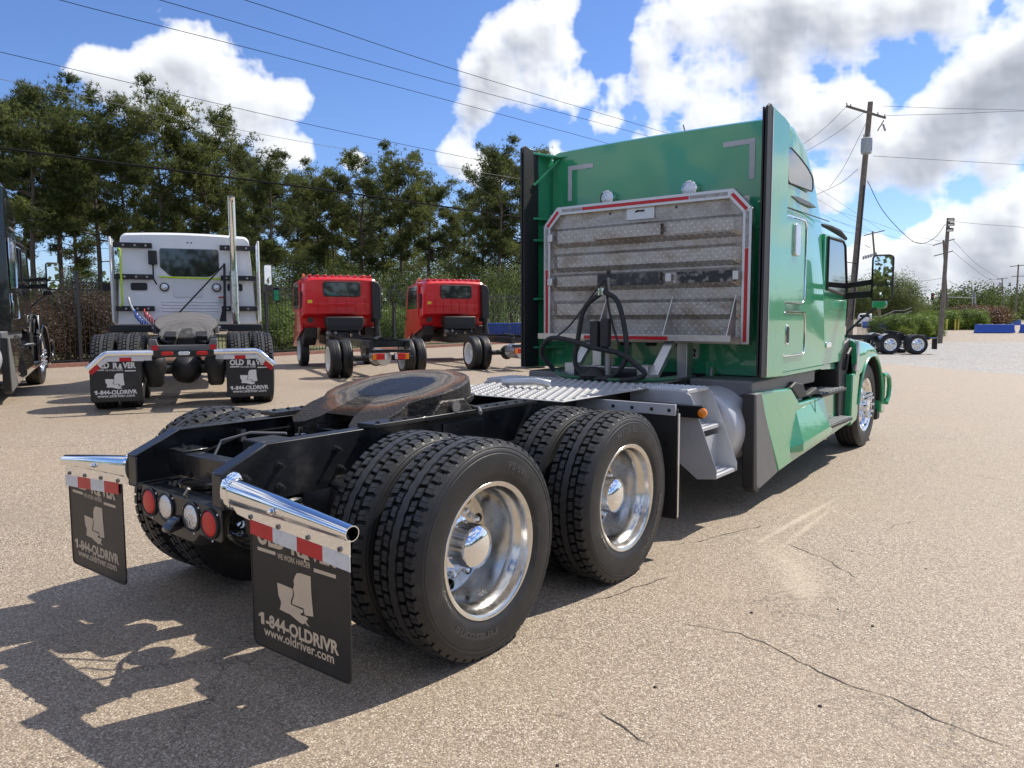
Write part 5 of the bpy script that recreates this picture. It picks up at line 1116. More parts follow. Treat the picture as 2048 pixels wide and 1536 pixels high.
for m, x0, ph in ((BLUEH,-0.86,0.0),(REDH,-0.70,1.5)):
    pts = []
    for k in range(120):
        t = k/119; a = t*2*math.pi*13+ph; c = Vector((x0+0.50*t, 2.45-0.25*t, 1.36-0.30*t-0.12*math.sin(math.pi*t))); pts.append(c+Vector((0.02*math.cos(a)*.4, 0.06*math.cos(a), 0.06*math.sin(a))))
    MB().tube(pts, 0.011, 5).build('coiled_air_hose', m, Wt)
MB().tube([(-0.95,2.5,1.62),(-0.92,2.45,1.5),(-0.86,2.45,1.36)],0.02).build('hose_holder', BRUSH, Wt)
fifth_wheel(Wt, 0.95, 1.19, 0.40, FWS, FRAMED)
for y in (0, 1.32): axle(Wt, y)
for s in (-1,1): air_spring(Wt, s*0.40, -0.35, 0.30, 0.76, 0.15)
tl = MB().prism([(-0.43,0.74),(0.43,0.74),(0.43,0.98),(0.34,0.98),(0.32,0.90),(-0.32,0.90),(-0.34,0.98),(-0.43,0.98)],'y',-0.83,-0.79).build('tail_crossmember', GREYPL, Wt, bevel=0.01)
MB().box(-0.40,0.40,-0.87,-0.83,0.735,0.835).build('tail_light_bar', FRAME, Wt, bevel=0.01)
for x, m, nm in ((-0.21,REDL,'tail_light'),(0.0,CLEARL,'reverse_light'),(0.23,REDL,'tail_light')): MB().prism(rrect(x-0.075,x+0.075,0.762,0.812,0.024,5),'y',-0.882,-0.87).build(nm, m, Wt, bevel=0.005)
for x in (-0.36,0.37): MB().box(x-0.04,x+0.04,-0.878,-0.871,0.835,0.90).build('side_reflector', REDT, Wt)
for y in (0.6,1.6,2.6): MB().box(-0.34,0.34,y,y+0.08,0.78,0.95).build('crossmember', FRAME, Wt)

# black sleeper truck at the left edge
fp = site(-9.11, 14.73); BH = YAW+R(25.0); hx = Vector((-math.sin(BH), math.cos(BH), 0)); rx = Vector((math.cos(BH), math.sin(BH), 0))
bp0 = fp-hx*7.366-rx*1.20
Bk = empty('semi_truck', (bp0.x, bp0.y, hgt(fp.x, fp.y)), BH, 'glossy black sleeper semi truck cut off by the left edge', 'truck', 'semi trucks in the lot')
cab(Bk, BLACKP)
for s in (1,-1):
    c_rail(Bk, 0.43, s, -0.9, 6.6, 1.04, 0.77, 0.235, FRAME)
    for y in (0,1.32): wheel(Bk, s*1.08, y, TZ, 'drive', s, True, nuts=False); wheel(Bk, s*0.745, y, TZ, 'drive', s, False)
    MB().lathe([(0.001,3.10),(0.27,3.11),(0.325,3.20),(0.325,4.9),(0.001,4.97)],'y',(s*0.845,0,0.685),32).build('fuel_tank', SATIN, Bk)

# red cab-over chassis trucks
def small_tyre():
    mb = MB(); half = [(0.25,0.085),(0.26,0.105),(0.30,0.112),(0.34,0.110),(0.375,0.10),(0.395,0.088),(0.402,0.075),(0.402,0.05),(0.394,0.047),(0.394,0.042),(0.402,0.039),(0.402,0.012),(0.394,0.009)]
    mb.lathe(half+[(r,-a) for r,a in reversed(half)],'x',n=48); clampz(mb,-0.395); return mb.mesh('tyre', RUBBER, 35)
def small_rim():
    mb = MB(); mb.lathe([(0.25,0.09),(0.262,0.105),(0.262,0.112),(0.25,0.112),(0.235,0.10),(0.222,0.06),(0.215,0.0),(0.205,-0.05)],'x',n=40)
    disc_holes(mb,0.11,-0.06,0.205,-0.05,0.165,0.022,6,0.2); mb.lathe([(0.11,-0.06),(0.10,-0.03),(0.075,-0.02),(0.07,0.03),(0.001,0.04)],'x',n=24); mb.lathe([(0.25,-0.09),(0.262,-0.105),(0.23,-0.1),(0.215,0.0)],'x',n=40); return mb.mesh('wheel', WTRIM, 35)
STY, SRM = small_tyre(), small_rim(); FLAT = mat('front_hub_grey',(0.3,0.3,0.31),0.4,0.6)
def red_truck(s0, d0, rz, label):
    T2 = root_at('cab_over_truck', s0, d0, YAW+R(rz), label, 'truck', 'red cab-over chassis trucks')
    q = [(3.40,0.93,0.90,1.36,2.20,0.16,0.02),(3.46,0.98,0.94,1.31,2.26,0.18,0.02),(3.66,1.0,0.95,1.24,2.29,0.18,0.02),(3.70,1.0,0.95,1.0,2.29,0.18,0.02),(4.4,1.0,0.94,0.80,2.31,0.2,0.03),(4.95,0.99,0.92,0.60,2.22,0.22,0.03),(5.25,0.97,0.88,0.50,1.75,0.2,0.03),(5.35,0.95,0.85,0.48,1.35,0.15,0.03)]
    c = MB().loft([cab_ring(*k) for k in q]).build('cab', REDP, T2, smooth=32)
    MB().add([(-0.85,3.385,1.62),(0.85,3.385,1.62),(0.88,3.43,1.34),(-0.88,3.43,1.34),(-0.85,3.44,1.66),(0.85,3.44,1.66)],[(0,1,2,3),(0,4,5,1)]).build('lower_panel', REDP, c, bevel=0.01)
    MB().prism(rrect(-0.46,0.46,1.80,2.15,0.06,5),'y',3.375,3.41).build('rear_window', GLASS, T2, bevel=0.01); outline_tube([(a,3.378,b) for a,b in rrect(-0.46,0.46,1.80,2.15,0.06,5)],0.016).build('window_seal', PLAST, c)
    for k in range(9): MB().box(-0.80+k*0.19,-0.73+k*0.19,3.50,4.6,2.28,2.345).build('roof_rib', REDP, c, bevel=0.02)
    for k in range(6): MB().box(-0.62+k*0.24,-0.61+k*0.24,3.374,3.39,1.42,1.74).build('pressed_line', REDP, c)
    for x in (-0.80,): MB().prism(rrect(x-0.055,x+0.055,1.58,1.70,0.01,2),'y',3.392,3.402).build('yellow_sticker', YELSTK, T2)
    for s in (-1,1):
        MB().prism([(3.55,0.95),(4.30,0.75),(4.35,1.35),(4.75,1.42),(4.95,1.45),(4.72,2.15),(3.80,2.20),(3.80,1.3)],'x',s*0.955,s*1.003).build('door', REDP, T2, bevel=0.01)
        MB().prism([(3.88,1.50),(4.80,1.48),(4.62,2.12),(3.88,2.14)],'x',s*0.985,s*1.006).build('door_glass', GLASS, T2)
        MB().prism(rrect(3.60,3.70,1.50,1.92,0.03,3),'x',s*0.965,s*1.004).build('side_vent', PLAST, T2)
        m = MB().prism(rrect(min(s*1.35,s*1.52),max(s*1.35,s*1.52),1.68,2.06,0.03,4),'y',4.75,4.82).build('mirror', PLAST, T2, bevel=0.01); MB().prism(rrect(min(s*1.37,s*1.50),max(s*1.37,s*1.50),1.71,2.04,0.02,4),'y',4.742,4.749).build('mirror_glass', MIRR, m)
        MB().tube([(s*0.98,4.9,2.25),(s*1.35,4.85,2.22),(s*1.43,4.8,2.1),(s*1.43,4.8,1.6),(s*1.35,4.85,1.42),(s*0.98,4.9,1.2)],0.014,6).build('mirror_arm', PLAST, m)
        MB().lathe([(0.001,2.40),(0.03,2.39),(0.035,2.30)],'z',(s*0.80,4.3,0),10).build('roof_marker', AMBER, T2)
        MB().bar((s*0.38,-1.15,0.72),(s*0.38,5.0,0.74),0.07,0.15).build('frame_rail', FRAME, T2, bevel=0.005)
        MB().prism([(3.55,1.02),(3.75,0.95),(4.9,0.9),(4.9,0.6),(3.9,0.55),(3.60,0.75)],'x',s*0.60,s*0.93).build('wheel_arch', PLAST, T2, bevel=0.03)
        w = inst('wheel', SRM, T2, (s*0.92,0,0.395), (0,0,0 if s > 0 else math.pi)); inst('tyre', STY, w)
        w = inst('wheel', SRM, T2, (s*0.67,0,0.395), (0,0,math.pi if s > 0 else 0)); inst('tyre', STY, w)
        w = inst('wheel', SRM, T2, (s*0.85,4.35,0.395), (0,0,0 if s > 0 else math.pi)); inst('tyre', STY, w)
        tb = MB().box(min(s*0.10,s*0.37),max(s*0.10,s*0.37),-1.22,-1.17,0.42,0.54).build('tail_light', REDL, T2, bevel=0.006); MB().box(min(s*0.30,s*0.372),max(s*0.30,s*0.372),-1.225,-1.2205,0.425,0.535).build('turn_lens', AMBER, tb); MB().box(min(s*0.08,s*0.13),max(s*0.08,s*0.13),-1.225,-1.2205,0.425,0.535).build('reverse_lens', CLEARL, tb)
        MB().cyl((s*0.80,3.40,1.20),(s*0.80,3.48,1.20),0.07,n=16).build('engine_housing', FRAMED, T2)
        MB().bar((s*0.62,-0.7,0.42),(s*0.62,0.7,0.42),0.07,0.06).build('leaf_spring', FRAMED, T2)
    sn = MB().prism([(0.74,1.22),(0.97,1.22),(0.97,2.02),(0.90,2.16),(0.80,2.19),(0.74,2.19)],'y',3.22,3.39).build('air_intake_snorkel', PLAST, T2, bevel=0.03)
    MB().tube([(0.86,3.30,1.24),(0.86,3.30,1.0),(0.88,3.32,0.75)],[0.085,0.075,0.11],14).build('intake_hose', FRAMED, T2)
    en = MB().prism([(-0.47,1.28),(0.47,1.28),(0.47,1.08),(0.40,0.93),(-0.40,0.93),(-0.47,1.08)],'y',3.05,3.42).build('engine_cover', PLAST, T2, bevel=0.03)
    for z in (0.98,1.03): MB().box(-0.44,0.44,3.035,3.05,z,z+0.02).build('cover_rib', PLAST, en)
    MB().box(-0.40,0.40,3.1,4.6,0.55,0.93).build('engine', FRAMED, T2, bevel=0.06)
    rng = random.Random(5)
    for k in range(9): x = rng.uniform(-.45,.45); MB().cyl((x,3.02+rng.uniform(0,.1),0.80+rng.uniform(0,.1)),(x+rng.uniform(-.1,.1),3.2,0.75),0.035+rng.uniform(0,.03),n=10).build('engine_fitting', rng.choice([STEEL,FRAMED,ALU]), T2)
    MB().box(-0.42,0.42,-1.19,-1.15,0.56,0.62).build('rear_bumper_bar', FRAME, T2, bevel=0.006)
    MB().cyl((-0.9,0,0.395),(0.9,0,0.395),0.06).build('axle', FRAMED, T2); MB().lathe([(0.001,-0.2),(0.12,-0.17),(0.18,0),(0.12,0.17),(0.001,0.2)],'y',(0,0,0.395),16).build('differential', FRAMED, T2)
    MB().lathe([(0.001,-1.05),(0.15,-1.04),(0.17,-1.0),(0.17,-0.45),(0.001,-0.40)],'y',(-0.10,0,0.45),20).build('fuel_tank', BRUSH, T2)
    MB().lathe([(0.001,0.7),(0.10,0.72),(0.12,0.8),(0.12,1.3),(0.05,1.4)],'y',(-0.50,0,0.45),16).build('exhaust_canister', ALU, T2)
    for y in (-1.0,0.2,1.2,2.2,3.2): MB().box(-0.345,0.345,y,y+0.06,0.66,0.78).build('crossmember', FRAME, T2)
    for x in (-0.22,0.05,0.2): MB().tube(spline([(x,-1.1,0.80),(x+.05,0.2,0.82),(x-.04,1.5,0.80),(x,3.0,0.84)],4),0.012,5).build('chassis_harness', WIRE, T2)
    MB().bar((-0.28,-1.0,0.83),(0.30,0.8,0.83),0.05,0.03).build('harness_tray', FRAMED, T2)
    return T2
red_truck(-2.92, 16.30, 24.2, 'red cab-over chassis truck nearer the white semi truck')
red_truck(-0.12, 18.7, 25.6, 'red cab-over chassis truck partly hidden by the green truck')

# black chassis with tandem wheels on the gravel
KH = YAW+R(86); kp = at(1815, 700, 41.5)
K = empty('semi_truck', (kp.x, kp.y, hgt(kp.x, kp.y)), KH, 'black semi truck rear chassis with chrome wheels on the gravel', 'truck', 'semi trucks in the lot')
for s in (1,-1):
    c_rail(K, 0.43, s, -0.95, 4.5, 1.0, 0.74, 0.2, FRAME)
    for y in (0,1.42): wheel(K, s*1.08, y, TZ, 'steer', s, True); wheel(K, s*0.745, y, TZ, 'steer', s, False)
    MB().loft([[(s*x, 1.42+r*math.cos(R(a)), 0.515+r*math.sin(R(a))) for x, r in ((0.62,0.57),(1.2,0.57),(1.2,0.585),(0.62,0.585))] for a in range(20, 185, 11)]).build('fender', BLACKP, K)
    MB().tube([(s*0.44,-0.95,0.82),(s*1.2,-0.98,0.84)],0.035,10).build('flap_hanger', CHROME, K)
    MB().box(min(s*0.62,s*1.2),max(s*0.62,s*1.2),-0.99,-0.975,0.25,0.82).build('mud_flap', FLAP, K); MB().box(min(s*0.62,s*1.2),max(s*0.62,s*1.2),-1.0,-0.992,0.30,0.50).build('flap_weight', CHROME, K)
fifth_wheel(K, 0.75, 1.18, 0.16, FWS, FRAMED)
MB().box(-1.1,1.1,3.9,4.6,0.55,1.05).build('battery_box', BLACKP, K, bevel=0.03); MB().box(-1.2,1.2,4.6,6.2,0.9,2.4).build('cab', BLACKP, K, bevel=0.1)

# ------------------------------------------------------------------ iron fence
def along(t): return site(FA[0]+(FB[0]-FA[0])*t, FA[1]+(FB[1]-FA[1])*t)
FLEN = math.hypot(FB[0]-FA[0], FB[1]-FA[1]); FN = empty('iron_fence', along(0), 0, 'black iron picket fence behind the parked trucks', 'fence'); FN.location = (0,0,0)
ft = (along(1)-along(0)).normalized(); fang = math.atan2(ft.y, ft.x)
pm = MB().box(-0.008,0.008,-0.008,0.008,0.06,2.28).add([(-.008,-.008,2.28),(.008,-.008,2.28),(.008,.008,2.28),(-.008,.008,2.28),(0,0,2.40)],[(0,1,4),(1,2,4),(2,3,4),(3,0,4)]).mesh('picket', IRON, None)
po = MB().box(-0.045,0.045,-0.045,0.045,-0.1,2.46).box(-0.055,0.055,-0.055,0.055,2.46,2.50).mesh('post', IRON, None)
t = -0.26; step = 0.128/FLEN; npk = 0
while t < 1.22 and npk < 215:
    p = along(t); inst('picket', pm, FN, (p.x,p.y,hgt(p.x,p.y)), (0,0,fang)); t += step; npk += 1
for k in range(-1, 5):
    p = along(k*5.9/FLEN); inst('post', po, FN, (p.x,p.y,hgt(p.x,p.y)), (0,0,fang))
for z in (0.16,2.02,2.20):
    for k in range(-1, 4):
        a, b = along(k*5.9/FLEN), along((k+1)*5.9/FLEN); a.z, b.z = hgt(a.x,a.y)+z, hgt(b.x,b.y)+z; MB().bar(a, b, 0.03, 0.035).build('rail', IRON, FN)
a, b = along(-0.5), along(1.4); a.z, b.z = hgt(a.x,a.y)+0.04, hgt(b.x,b.y)+0.04
BRICK = mat('brick_kerb', (0.25,0.12,0.09), 0.8, var=0.3, vscale=10)
kb = MB().bar(a-Vector((ft.y*0.1,-ft.x*0.1,0))*-1, b-Vector((ft.y*0.1,-ft.x*0.1,0))*-1, 0.25, 0.12).build('fence_kerb', BRICK, FN)

# ------------------------------------------------------------------ trees and shrubs
def leaf_mat(name, base, var, trans=0.45):
    m = bpy.data.materials.new(name); m.use_nodes = True; nt = m.node_tree; nt.nodes.clear(); L = nt.links.new
    tco = nt.nodes.new('ShaderNodeTexCoord'); oi = nt.nodes.new('ShaderNodeObjectInfo')
    n = nt.nodes.new('ShaderNodeTexNoise'); n.inputs['Scale'].default_value = 0.55; n.inputs['Detail'].default_value = 6; n.inputs['Roughness'].default_value = 0.7; L(tco.outputs['Object'], n.inputs['Vector'])
    ad = nt.nodes.new('ShaderNodeMath'); ad.operation = 'MULTIPLY_ADD'; L(oi.outputs['Random'], ad.inputs[0]); ad.inputs[1].default_value = 0.16; ad.inputs[2].default_value = -0.08
    sm_ = nt.nodes.new('ShaderNodeMath'); sm_.operation = 'ADD'; L(n.outputs['Fac'], sm_.inputs[0]); L(ad.outputs[0], sm_.inputs[1])
    c = rgbramp(nt, sm_.outputs[0], [(0.28, tuple(b*0.55 for b in base)), (0.5, base), (0.72, var)])
    d = nt.nodes.new('ShaderNodeBsdfPrincipled'); L(c, d.inputs['Base Color']); d.inputs['Roughness'].default_value = 0.55; d.inputs['Specular IOR Level'].default_value = 0.3
    t = nt.nodes.new('ShaderNodeBsdfTranslucent'); L(c, t.inputs['Color'])
    mx_ = nt.nodes.new('ShaderNodeMixShader'); mx_.inputs[0].default_value = trans; L(d.outputs[0], mx_.inputs[1]); L(t.outputs[0], mx_.inputs[2])
    o = nt.nodes.new('ShaderNodeOutputMaterial'); L(mx_.outputs[0], o.inputs[0]); return m
PINE = leaf_mat('pine_needles', (0.115, 0.14, 0.045), (0.24, 0.25, 0.08), 0.6)
BROAD = leaf_mat('broad_leaves', (0.105, 0.135, 0.042), (0.22, 0.24, 0.08), 0.55)
HEDGE = leaf_mat('hedge_leaves', (0.12, 0.19, 0.03), (0.32, 0.38, 0.08), 0.5)
REDSH = leaf_mat('red_shrub_leaves', (0.09, 0.062, 0.036), (0.26, 0.105, 0.095), 0.5)
BROWNSH = leaf_mat('brown_shrub_leaves', (0.12, 0.06, 0.03), (0.20, 0.10, 0.05))
YELSH = leaf_mat('yellow_green_leaves', (0.13, 0.17, 0.02), (0.30, 0.32, 0.05))
BARK = mat('pine_bark', (0.105, 0.080, 0.062), 0.9, var=0.35, vscale=3, bump=0.8, bscale=14)

def np_mesh(name, V, F, m):
    me = bpy.data.meshes.new(name); V = np.asarray(V, np.float32); F = np.asarray(F, np.int32); k = F.shape[1]
    me.vertices.add(len(V)); me.vertices.foreach_set('co', V.ravel()); me.loops.add(F.size); me.loops.foreach_set('vertex_index', F.ravel())
    me.polygons.add(len(F)); me.polygons.foreach_set('loop_start', np.arange(0, F.size, k, dtype=np.int32)); me.polygons.foreach_set('loop_total', np.full(len(F), k, np.int32))
    me.materials.append(m); me.update(calc_edges=True); me.validate(); return me
def tufts(rng, centres, outs, nper, spread, blades, length, width, up=0.25):
    # each tuft: thin tapering blades fanning round the twig's direction
    C = np.repeat(centres, nper, 0)+rng.normal(0, 1, (len(centres)*nper, 3))*np.repeat(spread, nper)[:, None]*np.array([1, 1, .62])
    O = np.repeat(outs, nper, 0)+rng.normal(0, .55, (len(C), 3)); O[:, 2] += up; O /= np.linalg.norm(O, axis=1, keepdims=True)+1e-6
    C = np.repeat(C, blades, 0); D = np.repeat(O, blades, 0)+rng.normal(0, .75, (len(C), 3)); D /= np.linalg.norm(D, axis=1, keepdims=True)
    S = np.cross(D, rng.normal(0, 1, D.shape)); S /= np.linalg.norm(S, axis=1, keepdims=True)
    Ln = length*rng.uniform(.7, 1.3, (len(C), 1)); W_ = width*rng.uniform(.7, 1.3, (len(C), 1))
    V = np.stack([C-S*W_*.5, C+S*W_*.5, C+D*Ln], 1).reshape(-1, 3); return V, np.arange(len(V)).reshape(-1, 3)
def pine(seed, Hh=17.0, start=0.42, wide=0.20, lean=0.0):
    rng = np.random.default_rng(seed); r2 = random.Random(seed)
    tr = MB(); pts = []; ph = r2.uniform(0, 6)
    for k in range(9):
        z = Hh*0.97*k/8; pts.append((0.25*math.sin(ph+k*.8)*k/8+lean*z*.06, 0.22*math.cos(ph*2+k*.7)*k/8, z))
    rad = [0.21*(1-k/8)**0.8+0.03 for k in range(9)]; tr.tube(pts, rad, 9)
    def axis_at(z):
        t = z/(Hh*0.97)*8; i = min(7, int(t)); f = t-i; return Vector(pts[i]).lerp(Vector(pts[i+1]), f)
    cen, out, spr = [], [], []
    nl = 34
    for i in range(nl):
        t = (i+r2.random())/nl; z = Hh*(start-0.10+(1.0-start+0.08)*t); z = min(z, Hh*.965); b = axis_at(z)
        prof = max(.5, math.sqrt(max(0, 1-((t-.5)/.62)**2)))
        Ln = Hh*wide*(0.25+0.85*prof)*r2.uniform(.65, 1.15)
        if t < 0.2 and r2.random() < .45: Ln *= .5
        a = r2.uniform(0, 2*math.pi)+i*2.4; el = R(r2.uniform(-5, 25)+35*t)
        d = Vector((math.cos(a)*math.cos(el), math.sin(a)*math.cos(el), math.sin(el)))
        p1 = b+d*Ln*.5+Vector((0, 0, -0.05*Ln)); p2 = b+d*Ln+Vector((0, 0, 0.12*Ln)); tr.tube([b, p1, p2], [0.055*(1.2-t)+.012, 0.035*(1.2-t)+.008, 0.012], 5)
        for j in range(r2.randint(4, 7)):
            f = r2.uniform(.42, 1.05); q = b.lerp(p1, f*2) if f < .5 else p1.lerp(p2, (f-.5)*2)
            side = Vector((-d.y, d.x, 0))*r2.choice((-1, 1))*r2.uniform(.1, .45)*Ln*.55; e = q+side+Vector((0, 0, r2.uniform(.05, .35)))
            if side.length > .5: tr.tube([q, e], [0.015, 0.008], 4)
            cen.append(e); dd = (e-b).normalized(); out.append(dd); spr.append(r2.uniform(.22, .42))
    for j in range(7):
        cen.append(axis_at(Hh*.96)+Vector((r2.uniform(-.7, .7), r2.uniform(-.7, .7), r2.uniform(-.7, .5)))); out.append(Vector((0, 0, 1))); spr.append(.4)
    V, F = tufts(rng, np.array(cen), np.array(out), 27, np.array(spr), 6, 0.33, 0.060)
    return tr.mesh('trunk', BARK, 50), np_mesh('crown', V, F, PINE)
def leafy(seed, rx, ry, z0, z1, nclump, nleaf, size, m, clump=0.5, trunk=True, box=False):
    rng = np.random.default_rng(seed); cen, out = [], []
    for k in range(nclump):
        while True:
            p = rng.uniform(-1, 1, 3)
            if box: 
                if np.max(np.abs(p)) > .72: break
            elif .35 < np.linalg.norm(p) < 1: break
        cen.append((p[0]*rx, p[1]*ry, (z0+z1)/2+p[2]*(z1-z0)/2)); out.append(p/np.linalg.norm(p))
    cen, out = np.array(cen), np.array(out); n = len(cen)*nleaf
    C = np.repeat(cen, nleaf, 0)+rng.normal(0, 1, (n, 3))*clump*.5; N = np.repeat(out, nleaf, 0)+rng.normal(0, .7, (n, 3)); N[:, 2] += .3; N /= np.linalg.norm(N, axis=1, keepdims=True)
    C[:, 2] = np.maximum(C[:, 2], 0.05)
    A = np.cross(N, rng.normal(0, 1, N.shape)); A /= np.linalg.norm(A, axis=1, keepdims=True); B = np.cross(N, A); s = size*rng.uniform(.6, 1.3, (n, 1))
    V = np.stack([C-A*s, C-B*s*.5, C+A*s, C+B*s*.5], 1).reshape(-1, 3)
    cm = np_mesh('crown', V, np.arange(len(V)).reshape(-1, 4), m); tm = None
    if trunk:
        r2 = random.Random(seed); tr = MB(); tr.tube([(0,0,0),(.1,.05,z0),(0,.1,(z0+z1)/2)],[.16*min(1,z1/6),.12*min(1,z1/6),.05*min(1,z1/6)],8)
        for k in range(7):
            a = r2.uniform(0, 6.28); tr.tube([(.08,.05,z0*.7+.1*k*z0*.1),(math.cos(a)*rx*.6,math.sin(a)*ry*.6,z0+(z1-z0)*r2.uniform(.3,.75))],[.05*min(1,z1/6),.015],5)
        tm = tr.mesh('trunk', BARK, 50)
    return tm, cm
PINES = [pine(1, start=.54, wide=.20), pine(2, start=.50, wide=.18), pine(3, start=.56, wide=.22), pine(4, start=.42, wide=.15), pine(9, start=.60, wide=.19)]
BROADS = [leafy(11, 2.6, 2.4, 1.3, 6.4, 110, 120, 0.08, BROAD, 0.95), leafy(12, 3.2, 3.0, 1.6, 8.0, 140, 130, 0.09, BROAD, 1.1), leafy(13, 2.0, 2.0, 0.7, 4.4, 75, 120, 0.065, BROAD, 0.8)]
def plant(name, protos, idx, loc, H_, label, cat, group, h0, rz, wide=1.0):
    tm, cm = protos[idx]; e = empty(name, loc, rz, label, cat, group); k = H_/h0
    if tm: inst('trunk' if 'tree' in name else 'stem', tm, e)
    inst('crown', cm, e); e.scale = (k*wide, k*wide, k); return e
rp_ = random.Random(21)
def where(u):
    return 'behind the black truck' if u < 110 else 'left of the white truck' if u < 230 else 'rising behind the white truck' if u < 520 else 'between the white and red trucks' if u < 600 else 'rising behind the nearer red truck' if u < 770 else 'rising behind the farther red truck' if u < 900 else 'beside the green truck cab'
ORD = {}
def uniq(base):
    ORD[base] = ORD.get(base, 0)+1; return ORD[base]
PN = [(-60,190,50,0),(18,157,52,1),(75,215,47,4),(128,172,53,0),(205,205,50,2),(262,240,57,1),(330,183,50,0),(425,262,52,4),(468,246,55,2),(520,300,62,1),(545,318,50,0),(600,338,66,3),(640,335,60,0),(672,372,70,1),(728,323,58,2),(768,360,66,1),(803,303,56,0),(858,345,60,4),(905,420,72,3),(965,345,62,2),(1000,291,56,0),(1046,300,60,1),(1100,330,64,3),(60,260,68,1),(160,280,70,3),(285,290,66,4),(400,300,70,1),(500,345,74,3),(615,380,76,4),(700,400,80,1),(830,390,78,4),(930,400,76,1)]
ORDN = ['first','second','third','fourth','fifth','sixth','seventh','eighth','ninth','tenth','eleventh','twelfth']
def ordered(rows):
    cnt = {}; names = {}
    for q in sorted(rows): cnt[where(q[0])] = cnt.get(where(q[0]), 0)+1; names[q] = cnt[where(q[0])]
    return {q: ('only one' if cnt[where(q[0])] == 1 else ORDN[n-1]+' from the left') for q, n in names.items()}
OP = ordered(PN)
for q in PN:
    u, v, D, i = q; p = gp(u, D); p.z = 0.1; H_ = at(u, v, D).z-0.1
    plant('pine_tree', PINES, i, p, H_, f"pine tree {where(u)}, {OP[q]} of those", 'tree', 'pine trees beyond the fence', 18.5, rp_.uniform(0, 6.28), rp_.uniform(.95, 1.15))
BR = [(10,550,44,0),(120,540,58,1),(190,545,50,0),(265,520,62,1),(365,530,64,1),(430,520,52,0),(475,510,60,1),(520,530,44,0),(560,500,54,1),(645,510,62,1),(690,550,48,0),(740,500,68,1),(800,545,52,0),(845,500,66,1),(880,550,46,0),(915,520,56,1),(985,500,62,1),(1020,530,50,0),(1070,470,60,1)]
OB = ordered(BR)
for q in BR:
    u, v, D, i = q; p = gp(u, D); p.z = 0.0; H_ = at(u, v, D).z
    plant('broadleaf_tree', BROADS, i, p, H_, f"low broadleaf tree {where(u)}, {OB[q]} of those", 'tree', 'broadleaf trees beyond the fence', [6.4,8.0,4.4][i], rp_.uniform(0, 6.28), rp_.uniform(.9, 1.2))
# shrubs along the fence
SHR = [leafy(31, 0.95, 0.8, 0.15, 1.35, 70, 170, 0.034, HEDGE, 0.34), leafy(32, 1.1, 0.9, 0.15, 1.9, 90, 190, 0.030, REDSH, 0.38), leafy(33, 1.0, 0.9, 0.1, 1.6, 80, 190, 0.030, REDSH, 0.36)]
NT_ = Vector((-ft.y, ft.x, 0))
for k, (u, D, i, H_, lab) in enumerate([(60,20.5,1,1.7,'dark red leaved shrub beside the black truck wheel'),(125,22.0,1,2.1,'tall dark red shrub behind the thick fence post'),(175,22.6,2,1.8,'red tipped shrub right of the thick fence post'),(215,23.2,1,1.9,'red tipped shrub left of the white truck extender'),(255,24.0,2,1.6,'red shrub hidden behind the white truck tyres'),(535,28.0,0,1.5,'bright green shrub right of the white truck'),(565,29.0,0,1.6,'bright green shrub left of the nearer red truck'),(590,30.0,0,1.5,'bright green shrub behind the nearer red cab door'),(775,36.0,0,1.6,'bright green shrub between the two red cabs'),(800,37.0,0,1.5,'green shrub behind the farther red cab door')]):
    p = gp(u, D); plant('shrub', SHR, i, p, H_, lab, 'shrub', 'shrubs along the fence', [1.35,1.9,1.6][i], rp_.uniform(0, 6.28), 1.15)
# big leaved plants standing above the red cabs
SPIKE = leaf_mat('cane_leaves', (0.08, 0.12, 0.03), (0.2, 0.24, 0.08))
def cane(seed):
    rng = np.random.default_rng(seed); V, F = [], []
    for k in range(90):
        b = np.array([rng.normal(0, .9), rng.normal(0, .9), 0]); h = rng.uniform(1.6, 3.0); d = rng.normal(0, .35, 2)
        for j in range(7):
            t0, t1 = j/7, (j+1)/7; c = lambda t: b+np.array([d[0]*t*t*h, d[1]*t*t*h, h*t]); w = .035*(1-t0*.6); a = len(V)
            V += [c(t0)+[w,0,0], c(t0)-[w,0,0], c(t1)]; F.append((a, a+1, a+2))
    return None, np_mesh('leaves', V, F, SPIKE)
CN = cane(3)
for (u, v, D, lab) in ((690,520,40,'spiky cane clump above the nearer red cab roof'),(850,545,42,'spiky cane clump above the farther red cab roof'),(985,560,44,'spiky cane clump beside the green truck cab')):
    plant('cane_clump', [CN], 0, gp(u, D), at(u, v, D).z-.3, lab, 'plant', 'cane clumps', 3.0, 0.3)

# right hand side: hedges and far woods
RH = [leafy(41, 1.8, 1.2, 0.1, 1.7, 120, 120, 0.07, HEDGE, 0.4, trunk=False, box=True), leafy(42, 2.2, 1.6, 0.1, 1.9, 120, 120, 0.07, BROWNSH, 0.5, trunk=False), leafy(43, 1.2, 1.1, 0.1, 1.6, 80, 120, 0.06, YELSH, 0.4, trunk=False)]
for (u, v, D, i, H_, w, lab) in ((1785,0,64,0,1.55,1.0,'clipped green hedge behind the black chassis, left end'),(1820,0,65,0,1.6,1.0,'clipped green hedge behind the black chassis, middle'),(1845,0,66,0,1.5,0.9,'clipped green hedge behind the black chassis, right end'),(1812,0,60,2,1.0,.8,'pale grassy shrub in front of the clipped hedge'),(1880,0,78,0,1.6,1.1,'green hedge behind the light pole'),(1925,0,78,0,1.7,1.1,'green hedge right of the yellow bollards'),(1938,0,86,1,2.2,1.5,'large russet shrub mound on the right'),(1962,0,88,1,2.2,1.3,'russet shrub mound farther right'),(1985,0,90,2,2.0,1.4,'yellow green shrub beside the russet mound')):
    plant('hedge_shrub', RH, i, gp(u, D), H_, lab, 'shrub', 'hedges on the right', [1.7,1.9,1.6][i], rp_.uniform(-.3, .3), w)
